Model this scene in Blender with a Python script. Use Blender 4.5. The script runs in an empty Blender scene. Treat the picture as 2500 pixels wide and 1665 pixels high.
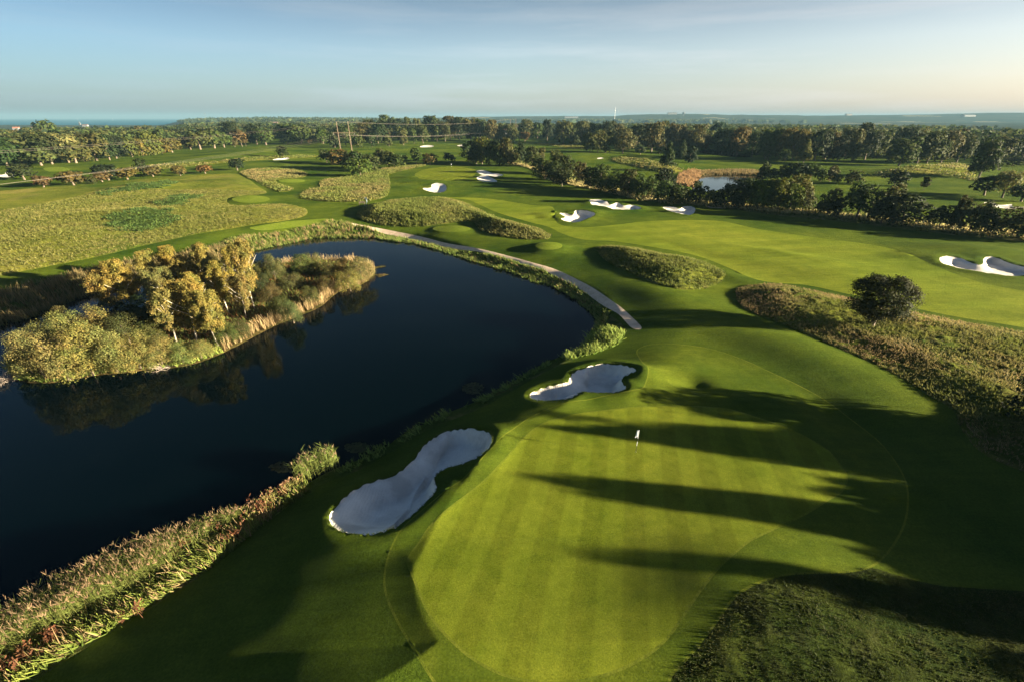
import bpy, math, random
import numpy as np
from mathutils.geometry import delaunay_2d_cdt
from mathutils import Vector
R=math.radians
rng=np.random.default_rng(7); random.seed(7)
SC=bpy.context.scene; COL=SC.collection
# ------------------------------------------------------------------ camera model (photo pixels 2500 x 1665)
F=1084.0; HC=25.0; PITCH=math.atan(545/F); SP,CP=math.sin(PITCH),math.cos(PITCH)
SUN_EL=R(10.5); SUN_AZ=R(101.0)
S2=np.array([math.sin(SUN_AZ),math.cos(SUN_AZ)])
def ray(px,py):
    u=(px-1250)/F; v=(py-832.5)/F
    return u, CP-v*SP, -(SP+v*CP)
def on_plane(px,py,z=0.0):
    a,b,c=ray(px,py); t=(HC-z)/max(-c,1e-4); return (a*t,b*t)
def project(x,y,z):
    d=y*CP+(HC-z)*SP; v=(HC-z)*CP-y*SP
    return 1250+F*x/d, 832.5+F*v/d
# ------------------------------------------------------------------ terrain
def smooth(t): t=np.clip(t,0,1); return t*t*(3-2*t)
def crom(pts,n=5,closed=True):
    P=[np.array(p,float) for p in pts]; m=len(P); out=[]
    rngi=range(m) if closed else range(m-1)
    for i in rngi:
        if closed: a,b,c,d=P[i-1],P[i],P[(i+1)%m],P[(i+2)%m]
        else: a,b,c,d=P[max(i-1,0)],P[i],P[i+1],P[min(i+2,m-1)]
        for k in range(n):
            t=k/n
            out.append(0.5*((2*b)+(-a+c)*t+(2*a-5*b+4*c-d)*t*t+(-a+3*b-3*c+d)*t**3))
    if not closed: out.append(P[-1])
    return np.array(out)
def inside(poly,x,y):
    x=np.asarray(x,float); y=np.asarray(y,float); r=np.zeros(x.shape,bool)
    x0,y0=poly.min(0); x1,y1=poly.max(0)
    m=(x>=x0)&(x<=x1)&(y>=y0)&(y<=y1)
    if not m.any(): return r
    xs=x[m]; ys=y[m]; c=np.zeros(xs.shape,bool); n=len(poly)
    for i in range(n):
        ax,ay=poly[i]; bx,by=poly[(i+1)%n]
        if ay==by: continue
        k=((ay>ys)!=(by>ys))&(xs<(bx-ax)*(ys-ay)/(by-ay)+ax); c^=k
    r[m]=c; return r
def sdf(poly,x,y,maxd):
    """signed distance, positive inside, clipped at -maxd outside"""
    x=np.asarray(x,float); y=np.asarray(y,float); out=np.full(x.shape,-float(maxd))
    x0,y0=poly.min(0)-maxd; x1,y1=poly.max(0)+maxd
    m=(x>=x0)&(x<=x1)&(y>=y0)&(y<=y1)
    if not m.any(): return out
    xs=x[m]; ys=y[m]; d=np.full(xs.shape,1e18); n=len(poly)
    for i in range(n):
        ax,ay=poly[i]; bx,by=poly[(i+1)%n]; ex,ey=bx-ax,by-ay; L=ex*ex+ey*ey+1e-12
        t=np.clip(((xs-ax)*ex+(ys-ay)*ey)/L,0,1)
        d=np.minimum(d,(xs-ax-t*ex)**2+(ys-ay-t*ey)**2)
    d=np.sqrt(d); ins=inside(poly,xs,ys)
    out[m]=np.where(ins,d,-np.minimum(d,maxd)); return out
def hsh(ix,iy,s): 
    v=np.sin(ix*127.1+iy*311.7+s*74.7)*43758.5453; return v-np.floor(v)
def vnoise(x,y,s=0):
    ix=np.floor(x); iy=np.floor(y); fx=x-ix; fy=y-iy; fx=fx*fx*(3-2*fx); fy=fy*fy*(3-2*fy)
    a=hsh(ix,iy,s); b=hsh(ix+1,iy,s); c=hsh(ix,iy+1,s); d=hsh(ix+1,iy+1,s)
    return (a*(1-fx)+b*fx)*(1-fy)+(c*(1-fx)+d*fx)*fy-0.5
def fbm(x,y,s=0,o=3):
    t=0;a=1.0
    for k in range(o): t=t+a*vnoise(x*2**k,y*2**k,s+k*3.1); a*=.5
    return t
WATER=-2.3
POND=crom([on_plane(*p,WATER) for p in [(-500,1010),(-260,850),(0,782),(110,752),(200,718),(300,690),(400,665),(500,645),(560,628),(610,609),(700,592),(770,580),(860,577),(930,580),(1000,588),(1050,600),(1110,618),(1180,640),(1250,660),(1300,680),(1345,692),(1390,716),(1430,745),(1452,768),(1458,790),(1440,812),(1428,838),(1405,856),(1370,870),(1325,887),(1300,906),(1255,930),(1215,950),(1180,970),(1151,984),(1097,1006),(1032,1036),(987,1057),(964,1076),(914,1104),(860,1128),(800,1152),(729,1192),(594,1266),(360,1372),(170,1456),(0,1562),(-260,1740),(-900,1740)]],4)
ISLE=crom([on_plane(*p,WATER) for p in [(25,900),(60,931),(133,933),(226,917),(323,907),(383,899),(444,895),(504,879),(565,851),(629,818),(686,790),(746,766),(787,746),(827,713),(879,697),(912,673),(912,658),(880,645),(830,640),(760,641),(690,650),(620,668),(540,690),(450,722),(380,750),(300,778),(200,812),(110,850),(50,875)]],3)
POND2=crom([on_plane(*p,-.6) for p in [(1696,452),(1713,431),(1764,428),(1840,430),(1862,440),(1830,456),(1790,463),(1768,464),(1719,470),(1700,466),(1688,460)]],3)
POND3=crom([on_plane(*p,-.6) for p in [(1708,371),(1740,365),(1800,375),(1830,379),(1824,385),(1770,383),(1720,376)]],3)
POND4=crom([on_plane(*p,-.6) for p in [(44,397),(60,393),(72,394),(76,400),(50,402)]],3)
def az_px(x,y): return 1250+1214*x/np.maximum(y,1.0)
HILLX=[-3000,380,450,600,800,980,1050,1150,1280,1400,1500,1530,1590,1680,1780,1850,2000,2100,2250,2400,2500,4000]
HILLY=[300,300,290,288,289,290,288,284,282,281.5,281,278,277,276.5,279,278.5,280,279,277,275,274,272]
# bumps: photo px centre, radius x/y (m), height, rotation
BUMPS=[]
def bump(px,py,rx,ry,h,rot=0): 
    c=on_plane(px,py); BUMPS.append((c[0],c[1],rx,ry,h,R(rot)))
def ridge(p,q,w,h):
    a=np.array(on_plane(*p)); b=np.array(on_plane(*q)); c=(a+b)/2; d=b-a; L=np.hypot(*d)
    BUMPS.append((c[0],c[1],L*.55,w,h,math.atan2(d[1],d[0])))
ridge((1750,800),(2260,965),5.5,1.1)
ridge((1960,960),(2180,1090),2.4,-.6)
bump(1690,938,1.7,1.4,-.5)
bump(1640,900,6,4,.5)
bump(1340,606,5.5,3.6,.8); bump(1103,562,6,4,.35)
bump(1445,520,5,4,.7); bump(1330,525,4,2.5,.6); bump(1310,530,2,2,-.4)
ridge((1400,500),(1620,500),3,.9)
ridge((1580,497),(1720,500),3.5,.9)
bump(2385,615,12,5,1.1,-10); bump(2250,630,5,4,.5)
bump(1000,437,8,5,.9); bump(1050,432,5,3,-.5); bump(990,460,6,3,.6); bump(1100,440,14,7,.8); bump(1090,402,14,4,1.1)
bump(1170,452,14,4,.6); bump(1040,448,8,3,.8)
ridge((1780,600),(2080,650),3,.45); ridge((1600,590),(1790,640),2.5,-.2)
ridge((1690,650),(1850,690),2.5,.5)
ridge((1500,690),(1780,760),5,.6); bump(1300,620,3,2,.1)
bump(613,487,9,6,.7); bump(713,443,9,6,.6); bump(700,547,14,5,.5)
ridge((150,535),(420,520),9,1.2); ridge((250,475),(420,455),10,1.3); ridge((380,500),(460,490),8,.8)
ridge((0,620),(300,560),10,.8); bump(560,450,15,10,.8)
ridge((1560,388),(1660,415),9,2.2); ridge((2140,430),(2360,415),14,2.4); ridge((1950,452),(2110,455),12,1.1)
ridge((1250,370),(1500,380),30,2.0); ridge((680,375),(300,410),25,1.4); ridge((500,385),(700,365),30,2.)
ridge((800,372),(1150,365),22,2.2); ridge((1900,480),(2330,500),7,.8); ridge((1800,475),(2000,478),8,.8)
ridge((1700,600),(2300,720),6,.35)
bump(775,1235,3.6,4.2,.95,35); bump(1830,1490,6,4,.9); bump(1240,1000,4,2,.4); bump(1400,905,6,3,.3)
bump(1900,1240,8,5,.35)
ridge((1215,1085),(1000,1320),2.2,.22); bump(1575,925,2.2,2.0,.8); bump(1545,965,2.5,1.5,.5); bump(1250,965,4,2.5,.5,0)
def H_base(x,y):
    x=np.asarray(x,float); y=np.asarray(y,float); r=np.hypot(x,y)
    h=0.5*fbm(x/38+3,y/38,1,2)*smooth((r-25)/60)+1.6*fbm(x/160,y/160,5,2)*smooth((r-140)/300)
    for cx,cy,rx,ry,hh,a in BUMPS:
        dx=x-cx; dy=y-cy; c,s=math.cos(a),math.sin(a)
        q=((dx*c+dy*s)/rx)**2+((-dx*s+dy*c)/ry)**2
        h=h+hh*np.exp(-q*1.1)
    d=-sdf(POND,x,y,20.0); near=smooth((44-y)/10)*smooth((x+60)/20)
    wd=np.interp(y,[13,14.6,17,19.6,21.3,23.6,27.5,30,33],[17,15.1,12.7,10.9,9.9,9.2,8.8,7.8,6.6]); sl=np.clip((d-2.2)/(wd+.8*np.sin(x*.31+y*.17)),0,1)**1.12
    h=h*(1-near*(d<20)*(1-sl))+near*(-2.0+np.interp(y,[13,16,20,27,34],[3.75,3.3,2.75,2.4,2.2])*sl+.16*fbm(x/5,y/5,17,2)*np.sin(3.14*np.clip(sl,0,1)))-(1-near)*1.0*(1-smooth(np.maximum(d,0)/12.5))
    # gentle land swells far off, falling to the sea on the left, hills on the right
    far=smooth((y-1400)/2500); px=az_px(x,y)
    h=h+far*5*(fbm(x/900,y/900,9,3))-smooth((r-420)/1500)*np.interp(px,[-3000,380,480,700,980,1200,4000],[12,12,4,2,5,8,8])
    top=HC+(287-np.interp(px,HILLX,HILLY))/1355*4500-9
    hill=smooth((y-3400)/1200)*np.clip(top,-14,200)
    mid=np.interp(px,[-3000,400,470,620,900,1100,4000],[0,0,1,1,.85,.3,.2])*smooth((y-2300)/900)*10
    h=h+mid+np.where(px>980,hill*(1+.12*fbm(x/500,y/500,3,3)),0)
    shore=np.interp(px,[-3000,380,460,950,1080,4000],[2500,2700,3700,3800,20000,20000])
    h=h-np.clip((y-shore)/60,0,1)*(h+22)
    wood=smooth((y-3500)/300)
    h=h+wood*(2+5*np.abs(vnoise(x/40,y/40,4))+7*np.abs(vnoise(x/130,y/130,6)))*np.where(y>shore-40,0,1)
    return h
def H_pond(x,y,h):
    for poly,w,bank in ((POND,WATER,3.2),(POND2,-.6,3.),(POND3,-.6,3.),(POND4,-.6,3.)):
        d=-sdf(poly,x,y,14.0)        # >0 outside
        k=smooth(d/bank); o=w+.05+(h-w-.05)*k
        h=np.where(d<14,np.where(d>0,o,w-1.2*smooth(-d/1.5)),h)
    di=sdf(ISLE,x,y,1.5)
    h=np.where(di>-1.5,np.where(di>0,WATER+.05+.65*smooth(di/4),np.maximum(h,WATER-1.2*smooth(-di/1.5))),h)
    return h
def H0(x,y):
    x=np.atleast_1d(np.asarray(x,float)); y=np.atleast_1d(np.asarray(y,float)); return H_pond(x,y,H_base(x,y))
def h0(x,y): return float(H0(x,y)[0])
def ground_pt(px,py):
    z=0.
    for _ in range(7):
        x,y=on_plane(px,py,z); z=.4*z+.6*float(H_base(np.array([x]),np.array([y]))[0])
    return on_plane(px,py,z)
def W(pts,n=5): return crom([ground_pt(*p) for p in pts],n)
def ell(cx,cy,rx,ry,n=22): return [(cx+rx*math.cos(i/n*6.2832),cy+ry*math.sin(i/n*6.2832)) for i in range(n)]
BUNK=[
 ('large kidney-shaped bunker between the dark pond and the striped putting green',1.35,[(1132,1049),(1158,1050),(1193,1059),(1201,1072),(1197,1091),(1174,1114),(1139,1132),(1094,1145),(1067,1160),(1061,1175),(1067,1195),(1052,1217),(1017,1252),(975,1286),(929,1303),(891,1308),(853,1305),(818,1292),(805,1271),(811,1252),(834,1225),(872,1195),(914,1177),(967,1160),(1006,1130),(1032,1095),(1059,1072),(1094,1055)]),
 ('lobed pale bunker above the striped putting green, next to the end of the gravel path',1.25,[(1483,891),(1523,895),(1552,907),(1540,913),(1520,925),(1518,936),(1528,948),(1517,957),(1483,962),(1437,960),(1417,961),(1397,972),(1367,979),(1323,981),(1300,977),(1293,968),(1307,957),(1333,947),(1380,937),(1393,923),(1400,913),(1423,902),(1457,893)]),
 ('heart-shaped bunker left of the small far putting green, beyond the big grassy mound',.6,[(1033,462),(1052,460),(1054,453),(1067,449),(1086,453),(1090,464),(1082,471),(1063,472),(1040,467)]),
 ('upper of the two bunkers right of the small far putting green',.5,[(1163,420),(1182,418),(1201,424),(1224,427),(1228,430),(1209,433),(1182,430)]),
 ('lower of the two bunkers right of the small far putting green',.5,[(1167,433),(1186,431),(1197,435),(1214,445),(1197,447),(1167,441)]),
 ('claw-shaped bunker in the middle of the sunny fairway',.75,[(1366,523),(1380,523),(1399,527),(1404,517),(1427,516),(1452,523),(1447,530),(1427,538),(1408,545),(1383,543),(1370,537),(1380,532)]),
 ('long three-lobed bunker in front of the hedgerow across the fairway',.6,[(1438,492),(1453,489),(1473,492),(1487,501),(1507,497),(1523,504),(1543,503),(1563,508),(1560,513),(1533,514),(1500,513),(1480,507),(1453,503),(1443,500)]),
 ('small two-lobed bunker in the hedgerow shade, right of the long three-lobed one',.55,[(1618,509),(1630,507),(1647,508),(1660,512),(1667,507),(1687,506),(1697,512),(1693,523),(1680,527),(1657,523),(1633,517)]),
 ('wide bunker cut off by the right edge of the photo, above the lone oak',.8,[(2294,632),(2315,628),(2345,634),(2383,648),(2399,646),(2402,633),(2425,630),(2471,647),(2510,657),(2545,668),(2540,680),(2500,675),(2467,677),(2422,671),(2357,660),(2303,646)]),
 ('bunker at the left edge of the photo beside a dark bush',.5,[(-30,432),(0,429),(12,427),(14,423),(27,424),(42,428),(34,434),(17,435),(0,434)]),
 ('thin far bunker left of centre, below a small lone tree',.4,[(666,391.5),(679,388.8),(689,389),(699,386),(707,389),(696,391.8),(672,392.8)]),
 ('tiny far bunker in front of the wood right of the power poles',.4,[(1026,359),(1040,356),(1058,357),(1055,360.5),(1030,361)]),
 ('tiny far bunker, left one of a pair by the tall hedge clump',.4,[(1116,357),(1130,354.5),(1130,359)]),
 ('tiny far bunker, right one of a pair by the tall hedge clump',.4,[(1141,355),(1158,353),(1161,358.5),(1144,358.5)]),
 ('shaded bluish bunker at the right edge beyond the hedgerow',.4,[(2402,497),(2422,496),(2429,501),(2449,503),(2469,501),(2472,507),(2500,508),(2530,510),(2500,513),(2440,510),(2413,503)]),
 ('tiny far bunker on the sunny slope behind the hedgerow',.3,[(1458,388),(1467,386.3),(1474,388),(1462,390)]),
]
PATH=[(857,546),(867,547),(930,559),(1017,573),(1100,593),(1200,615),(1300,642),(1367,663),(1433,695),(1487,730),(1527,760),(1566,799),(1543,801),(1510,767),(1463,731),(1417,699),(1360,671),(1293,648),(1200,620),(1100,598),(1017,578),(930,564),(877,555),(858,552)]
PATH2=[(1728,503),(1766,505),(1768,509),(1730,507)]
GREEN=[(1235,1122),(1283,1067),(1317,1040),(1360,1022),(1417,1010),(1483,1002),(1550,995),(1633,992),(1717,993),(1783,1000),(1850,1020),(1917,1043),(1967,1067),(2017,1097),(2041,1123),(2062,1153),(2064,1176),(2051,1199),(2020,1218),(1974,1247),(1925,1272),(1875,1295),(1829,1318),(1791,1348),(1753,1383),(1715,1429),(1688,1467),(1657,1513),(1623,1558),(1571,1600),(1486,1640),(1380,1662),(1274,1655),(1189,1624),(1115,1571),(1051,1497),(1009,1401),(998,1370),(1006,1350),(1025,1325),(1052,1286),(1101,1240),(1178,1179)]
APRON=[(1000,1560),(964,1496),(945,1447),(941,1408),(948,1366),(964,1328),(998,1282),(1078,1214),(1139,1164),(1189,1114),(1227,1072),(1273,1034),(1330,1003),(1400,985),(1480,972),(1560,955),(1578,935),(1584,908),(1577,893),(1561,872),(1556,858),(1565,849),(1590,842),(1650,841),(1733,852),(1817,880),(1883,910),(1943,938),(2010,975),(2070,1019),(2130,1065),(2176,1115),(2205,1165),(2214,1210),(2206,1274),(2170,1340),(2123,1381),(2060,1394),(1980,1396),(1906,1402),(1835,1426),(1791,1455),(1753,1505),(1722,1547),(1684,1593),(1638,1643),(1600,1690),(1400,1740),(1200,1740),(1080,1680)]
FAIR=[(1010,482),(1100,482),(1200,487),(1300,502),(1350,507),(1360,545),(1420,556),(1500,550),(1600,540),(1750,540),(1850,560),(2000,582),(2150,602),(2260,640),(2400,692),(2600,735),(2700,840),(2500,800),(2326,772),(2135,732),(2059,716),(1963,696),(1850,684),(1780,655),(1700,625),(1600,605),(1500,590),(1420,585),(1370,570),(1340,555),(1285,541),(1215,520),(1170,500),(1130,487)]
GREEN2=[(1015,424),(1050,412),(1100,408),(1140,411),(1163,417),(1157,430),(1140,437),(1100,442),(1050,440),(1020,434)]
TEES=[('oval tee mown into the long grass of the left field',ell(613,489,46,9)),('small far tee below the dark hedge clump',ell(713,444,32,4.5)),
 ('long tee strip beside the reeds at the pond head',[(610,559),(667,549),(733,541),(793,537),(806,543),(767,552),(700,560),(640,566)]),
 ('round tee by the gravel path between two grassy mounds',ell(1340,604,33,9.5)),('bright tee tucked under the big grassy mound',ell(1103,562,46,8)),('far tee in front of the left trees',[(108,412),(150,410),(172,418),(120,421)])]
FESC=[
 ('mound_rough',1.8,'shaggy grass on the big mound above the gravel path',[(872,527),(880,513),(900,507),(933,500),(987,494),(1050,490),(1100,491),(1133,497),(1167,512),(1190,523),(1233,540),(1283,553),(1320,563),(1342,577),(1337,585),(1300,586),(1250,582),(1200,573),(1170,560),(1157,545),(1120,543),(1083,548),(1033,554),(987,555),(940,552),(907,545),(877,535)]),
 ('mound_rough',1.5,'shaggy grass on the oval mound in the middle of the fairway',[(1460,610),(1477,603),(1507,604),(1550,608),(1617,622),(1683,633),(1733,647),(1767,667),(1767,680),(1747,697),(1707,707),(1660,707),(1600,693),(1550,673),(1500,650),(1467,627)]),
 ('mound_rough',1.2,'golden shaggy grass around the lone oak',[(1797,718),(1806,705),(1848,697),(1906,697),(1963,707),(2059,728),(2135,743),(2219,762),(2326,783),(2500,814),(2750,860),(2900,1150),(2640,1180),(2420,1120),(2350,1050),(2326,1000),(2269,967),(2211,929),(2146,894),(2059,856),(1982,822),(1906,791),(1829,760),(1803,741)]),
 ('field_rough',.42,'long grass covering the wide field on the left',[(-500,520),(-200,478),(0,467),(83,460),(167,453),(250,447),(333,439),(433,431),(500,427),(575,425),(600,437),(625,452),(650,468),(645,474),(620,477),(585,480),(560,484),(554,493),(562,501),(590,503),(620,502),(655,500),(700,500),(735,507),(750,515),(748,525),(730,533),(690,541),(640,547),(600,553),(560,560),(500,569),(430,583),(350,601),(250,625),(150,645),(60,662),(0,675),(-300,740),(-700,800)]),
 ('field_rough',.5,'straw-coloured long grass around the small far tee',[(587,423.5),(610,416),(650,413),(700,414),(740,420),(750,430),(730,436),(680,440),(672,447),(685,452),(705,457),(715,463),(705,468),(680,469),(660,462),(630,445)]),
 ('field_rough',.4,'long grass patch between the bench and the dark hedge clump',[(737,478),(747,468),(783,457),(787,443),(833,435),(867,430),(917,418),(960,409),(1040,404),(1010,412),(955,425),(950,437),(952,453),(947,477),(927,487),(877,494),(817,494),(783,492),(745,488)]),
 ('slope_rough',.3,'shaggy grass in the bottom right corner, coloured darker to stand for dim light',[(1600,1690),(1640,1650),(1686,1600),(1726,1550),(1757,1508),(1795,1460),(1838,1432),(1908,1408),(1982,1401),(2062,1399),(2126,1386),(2180,1400),(2300,1430),(2600,1470),(2900,1800),(2300,1900),(1700,1900)]),
 ('field_rough',.4,'straw-coloured strip of rough across the far left fairways',[(300,413),(400,402),(520,396),(570,389),(640,384),(760,380),(770,384),(650,392),(560,398),(480,406),(400,414),(300,425),(230,430)]),
 ('field_rough',1.,'rough bank on the sunny slope beside the conifer',[(1500,385),(1560,388),(1610,398),(1660,412),(1665,420),(1640,424),(1610,422),(1560,410),(1500,396)]),
 ('field_rough',.6,'golden hillside on the right below the birches',[(2100,430),(2160,422),(2240,410),(2300,401),(2360,404),(2384,432),(2400,445),(2360,440),(2320,432),(2250,428),(2160,432)]),
 ('field_rough',.4,'straw-coloured strip in front of the central wood',[(1310,352),(1340,351),(1420,358),(1445,364),(1420,365),(1350,358)]),
 ('hedge_rough',.2,'unmown grass along the foot of the hedgerow',[(1240,398),(1300,412),(1350,440),(1480,468),(1600,494),(1680,500),(1760,509),(1900,527),(2080,545),(2300,572),(2500,590),(2700,610),(2700,560),(2500,545),(2250,532),(2080,517),(1900,505),(1750,488),(1600,465),(1480,445),(1350,412),(1250,390)]),
]
BANK=[(-600,830),(-300,765),(0,709),(150,676),(300,646),(450,613),(540,590),(570,578),(650,572),(740,560),(800,548),(840,552),(870,562),(930,570),(1000,581),(1100,605),(1200,627),(1300,656),(1370,681),(1420,706),(1470,740),(1505,778),(1528,805),(1522,828),(1500,842),(1440,866),(1380,886),(1330,907),(1270,942),(1200,978),(1150,1002),(1100,1022),(1040,1048),(1000,1072),(930,1114),(870,1147),(760,1188),(700,1228),(636,1273),(509,1392),(297,1528),(85,1663),(-100,1800),(-1000,1900)]
FIELD_FAR=[(2370,339),(2500,332),(2700,331),(2700,350),(2500,353),(2400,346)]
REG=[]   # (kind, name, label, world polygon, profile)
for lb,dep,p in BUNK: REG.append(('bunker','sand_bunker',lb,W(p),dep))
REG.append(('path','gravel_path','pale gravel path curving along the pond bank',W(PATH,6),0)); REG.append(('path','gravel_path','short strip of pale track at the foot of the hedgerow',W(PATH2,4),0))
REG.append(('green','putting_green','large striped putting green with the white flag',W(GREEN),.0)); REG.append(('green','putting_green','small far putting green with the tiny flag',W(GREEN2),.0))
def grow(P,w):
    q=np.roll(P,-1,0)-np.roll(P,1,0); q/=np.linalg.norm(q,axis=1)[:,None]+1e-9; a=np.sum(P[:,0]*np.roll(P[:,1],-1)-P[:,1]*np.roll(P[:,0],-1)); s=1 if a>0 else -1
    return P+s*w*np.c_[q[:,1],-q[:,0]]
REG.append(('fringe','green_fringe','thin fringe of longer grass around the putting green, coloured pale as if catching light',grow(W(GREEN),.13),0))
for lb,p in TEES: REG.append(('tee','tee_box',lb,W(p,3),.25))
REG.append(('apron','green_apron','closely mown apron ringing the striped putting green',W(APRON),.0))
REG.append(('fringe','green_fringe','thin line where the apron meets the rough, coloured pale as if catching light',grow(W(APRON),.12),0))
REG.append(('fair','fairway','wide sunny fairway with faint mowing lines',W(FAIR,4),.0))
for nm,hh,lb,p in FESC: REG.append(('fesc',nm,lb,W(p,3),hh))
BANKW=W(BANK,3)
for lb,q in (('dark green weed patch high in the left field',[(245,478),(268,463),(300,466),(330,451),(362,455),(400,444),(427,448),(395,458),(405,463),(350,463),(335,470),(290,472),(262,481)]),('broad dark green weed patch low in the left field',[(268,542),(300,521),(350,513),(420,519),(445,538),(405,560),(335,570),(290,560)]),('faint green weed patch in the middle of the left field',[(392,497),(420,482),(470,476),(480,486),(450,500),(410,506)])):
    pq=W(q,8); pq=pq+np.c_[vnoise(pq[:,0]/2.5,pq[:,1]/2.5,51),vnoise(pq[:,0]/2.5,pq[:,1]/2.5,52)]*5; REG.insert(0,('nettle','weed_patch',lb,pq,0))
REG.append(('field','crop_field','pale open field beyond the birches at the right edge',W(FIELD_FAR,3),0))
ISLEREG=('isle','island_ground','ground of the wooded island in the pond',ISLE,0)
def H(x,y):
    """full ground height"""
    x=np.atleast_1d(np.asarray(x,float)); y=np.atleast_1d(np.asarray(y,float)); h=H_base(x,y)
    for k,nm,lb,P,pr in REG:
        if k=='fesc' and pr>=.4:
            w=6.5 if pr>1 else 6.0
            d=sdf(P,x,y,.5); h=h+np.where(d>0,.18*smooth(d/.5)*min(pr,1)+np.maximum(pr-.18,0)*smooth(d/w),0)
        elif k=='tee': d=sdf(P,x,y,2.0); h=h+pr*smooth((d+2)/2)
        elif k=='bunker':
            d=sdf(P,x,y,3.5); L=math.sqrt(len(P)); s=1.0
            lip=.28*np.exp(-((d+.6)/1.1)**2)*(d<=0)+np.where(d>0,.28*np.exp(-(.6/1.1)**2),0)
            # sand is splashed up the face on the side away from the sun, steep lip on the sunward side
            cx,cy=P.mean(0); t=((x-cx)*S2[0]+(y-cy)*S2[1])/(np.abs(((P-P.mean(0))@S2)).max()+.01)
            run=np.where(t>0,.9,2.4-.6*t)*(1 if pr>.7 else 1.5)
            h=h+lip-np.where(d>0,pr*(.12+.88*smooth(d/run)),0)
    return H_pond(x,y,h)
def hz(x,y): return float(H(x,y)[0])
def ground_full(px,py):
    x,y=ground_pt(px,py)
    for _ in range(4): x,y=on_plane(px,py,hz(x,y))
    return x,y
# ------------------------------------------------------------------ mesh helpers
def mesh_np(name,V,faces,mats,parent=None,col=None,smoothf=False,mi=None):
    V=np.asarray(V,np.float32); me=bpy.data.meshes.new(name); faces=np.asarray(faces,np.int32); n,k=faces.shape
    me.vertices.add(len(V)); me.vertices.foreach_set('co',V.ravel())
    me.loops.add(n*k); me.loops.foreach_set('vertex_index',faces.ravel())
    me.polygons.add(n); me.polygons.foreach_set('loop_start',np.arange(0,n*k,k,dtype=np.int32)); me.polygons.foreach_set('loop_total',np.full(n,k,np.int32))
    if smoothf: me.polygons.foreach_set('use_smooth',np.ones(n,bool))
    for m in (mats if isinstance(mats,(list,tuple)) else [mats]): me.materials.append(m)
    if mi is not None: me.polygons.foreach_set('material_index',np.asarray(mi,np.int32))
    if col is not None:
        a=me.color_attributes.new('col','FLOAT_COLOR','POINT'); c=np.ones((len(V),4),np.float32); c[:,:3]=col; a.data.foreach_set('color',c.ravel())
    me.update(calc_edges=True); me.validate()
    o=bpy.data.objects.new(name,me); COL.objects.link(o)
    if parent is not None: o.parent=parent
    return o
def tag(o,label=None,cat=None,group=None,kind=None):
    if label: o['label']=label
    if cat: o['category']=cat
    if group: o['group']=group
    if kind: o['kind']=kind
    return o
def empty(name,loc,rz=0): 
    o=bpy.data.objects.new(name,None); COL.objects.link(o); o.location=loc; o.rotation_euler=(0,0,rz); o.empty_display_size=.3; return o
class MB:
    def __init__(s): s.V=[]; s.F=[]
    def box(s,c,d,rz=0):
        b=len(s.V); cr,sr=math.cos(rz),math.sin(rz)
        for z in (-.5,.5):
            for a,e in ((-.5,-.5),(.5,-.5),(.5,.5),(-.5,.5)):
                X,Y=a*d[0],e*d[1]; s.V.append((c[0]+X*cr-Y*sr,c[1]+X*sr+Y*cr,c[2]+z*d[2]))
        for f in ((0,3,2,1),(4,5,6,7),(0,1,5,4),(1,2,6,5),(2,3,7,6),(3,0,4,7)): s.F.append(tuple(b+i for i in f))
        return s
    def tube(s,pts,rad,n=6):
        pts=[np.array(p,float) for p in pts]; b0=len(s.V)
        for i,p in enumerate(pts):
            d=pts[min(i+1,len(pts)-1)]-pts[max(i-1,0)]; d/=np.linalg.norm(d)+1e-9
            u=np.cross(d,(0,0,1) if abs(d[2])<.9 else (1,0,0)); u/=np.linalg.norm(u); v=np.cross(d,u)
            r=rad[i] if hasattr(rad,'__len__') else rad
            for k in range(n):
                a=k/n*6.28318; s.V.append(tuple(p+r*(math.cos(a)*u+math.sin(a)*v)))
        for i in range(len(pts)-1):
            for k in range(n):
                a=b0+i*n; s.F.append((a+k,a+(k+1)%n,a+n+(k+1)%n,a+n+k))
        return s
    def poly(s,verts,faces):
        b=len(s.V); s.V+=list(verts); s.F+=[tuple(b+i for i in f) for f in faces]; return s
    def build(s,name,mat,parent=None,smoothf=False):
        me=bpy.data.meshes.new(name); me.from_pydata([tuple(map(float,v)) for v in s.V],[],s.F); me.materials.append(mat)
        if smoothf:
            for p in me.polygons: p.use_smooth=True
        o=bpy.data.objects.new(name,me); COL.objects.link(o)
        if parent: o.parent=parent
        return o
# ------------------------------------------------------------------ materials
def newmat(name):
    m=bpy.data.materials.new(name); m.use_nodes=True; nt=m.node_tree; b=nt.nodes['Principled BSDF']; return m,nt,b
def N(nt,t,**k):
    n=nt.nodes.new(t)
    for a,v in k.items(): setattr(n,a,v)
    return n
def noise(nt,scale,detail=3,rough=.55,vec=None):
    n=N(nt,'ShaderNodeTexNoise'); n.inputs['Scale'].default_value=scale; n.inputs['Detail'].default_value=detail; n.inputs['Roughness'].default_value=rough
    if vec: nt.links.new(vec,n.inputs['Vector'])
    return n.outputs['Fac']
def coord(nt): return N(nt,'ShaderNodeTexCoord').outputs['Object']
def mapping(nt,vec,rot=0,scale=(1,1,1)):
    m=N(nt,'ShaderNodeMapping'); m.inputs['Rotation'].default_value=(0,0,rot); m.inputs['Scale'].default_value=scale; nt.links.new(vec,m.inputs['Vector']); return m.outputs['Vector']
def ramp(nt,fac,stops,interp='LINEAR'):
    r=N(nt,'ShaderNodeValToRGB'); r.color_ramp.interpolation=interp; e=r.color_ramp.elements
    while len(e)<len(stops): e.new(.5)
    for i,(p,c) in enumerate(stops): e[i].position=p; e[i].color=(*c,1) if len(c)==3 else c
    nt.links.new(fac,r.inputs[0]); return r.outputs[0]
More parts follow.
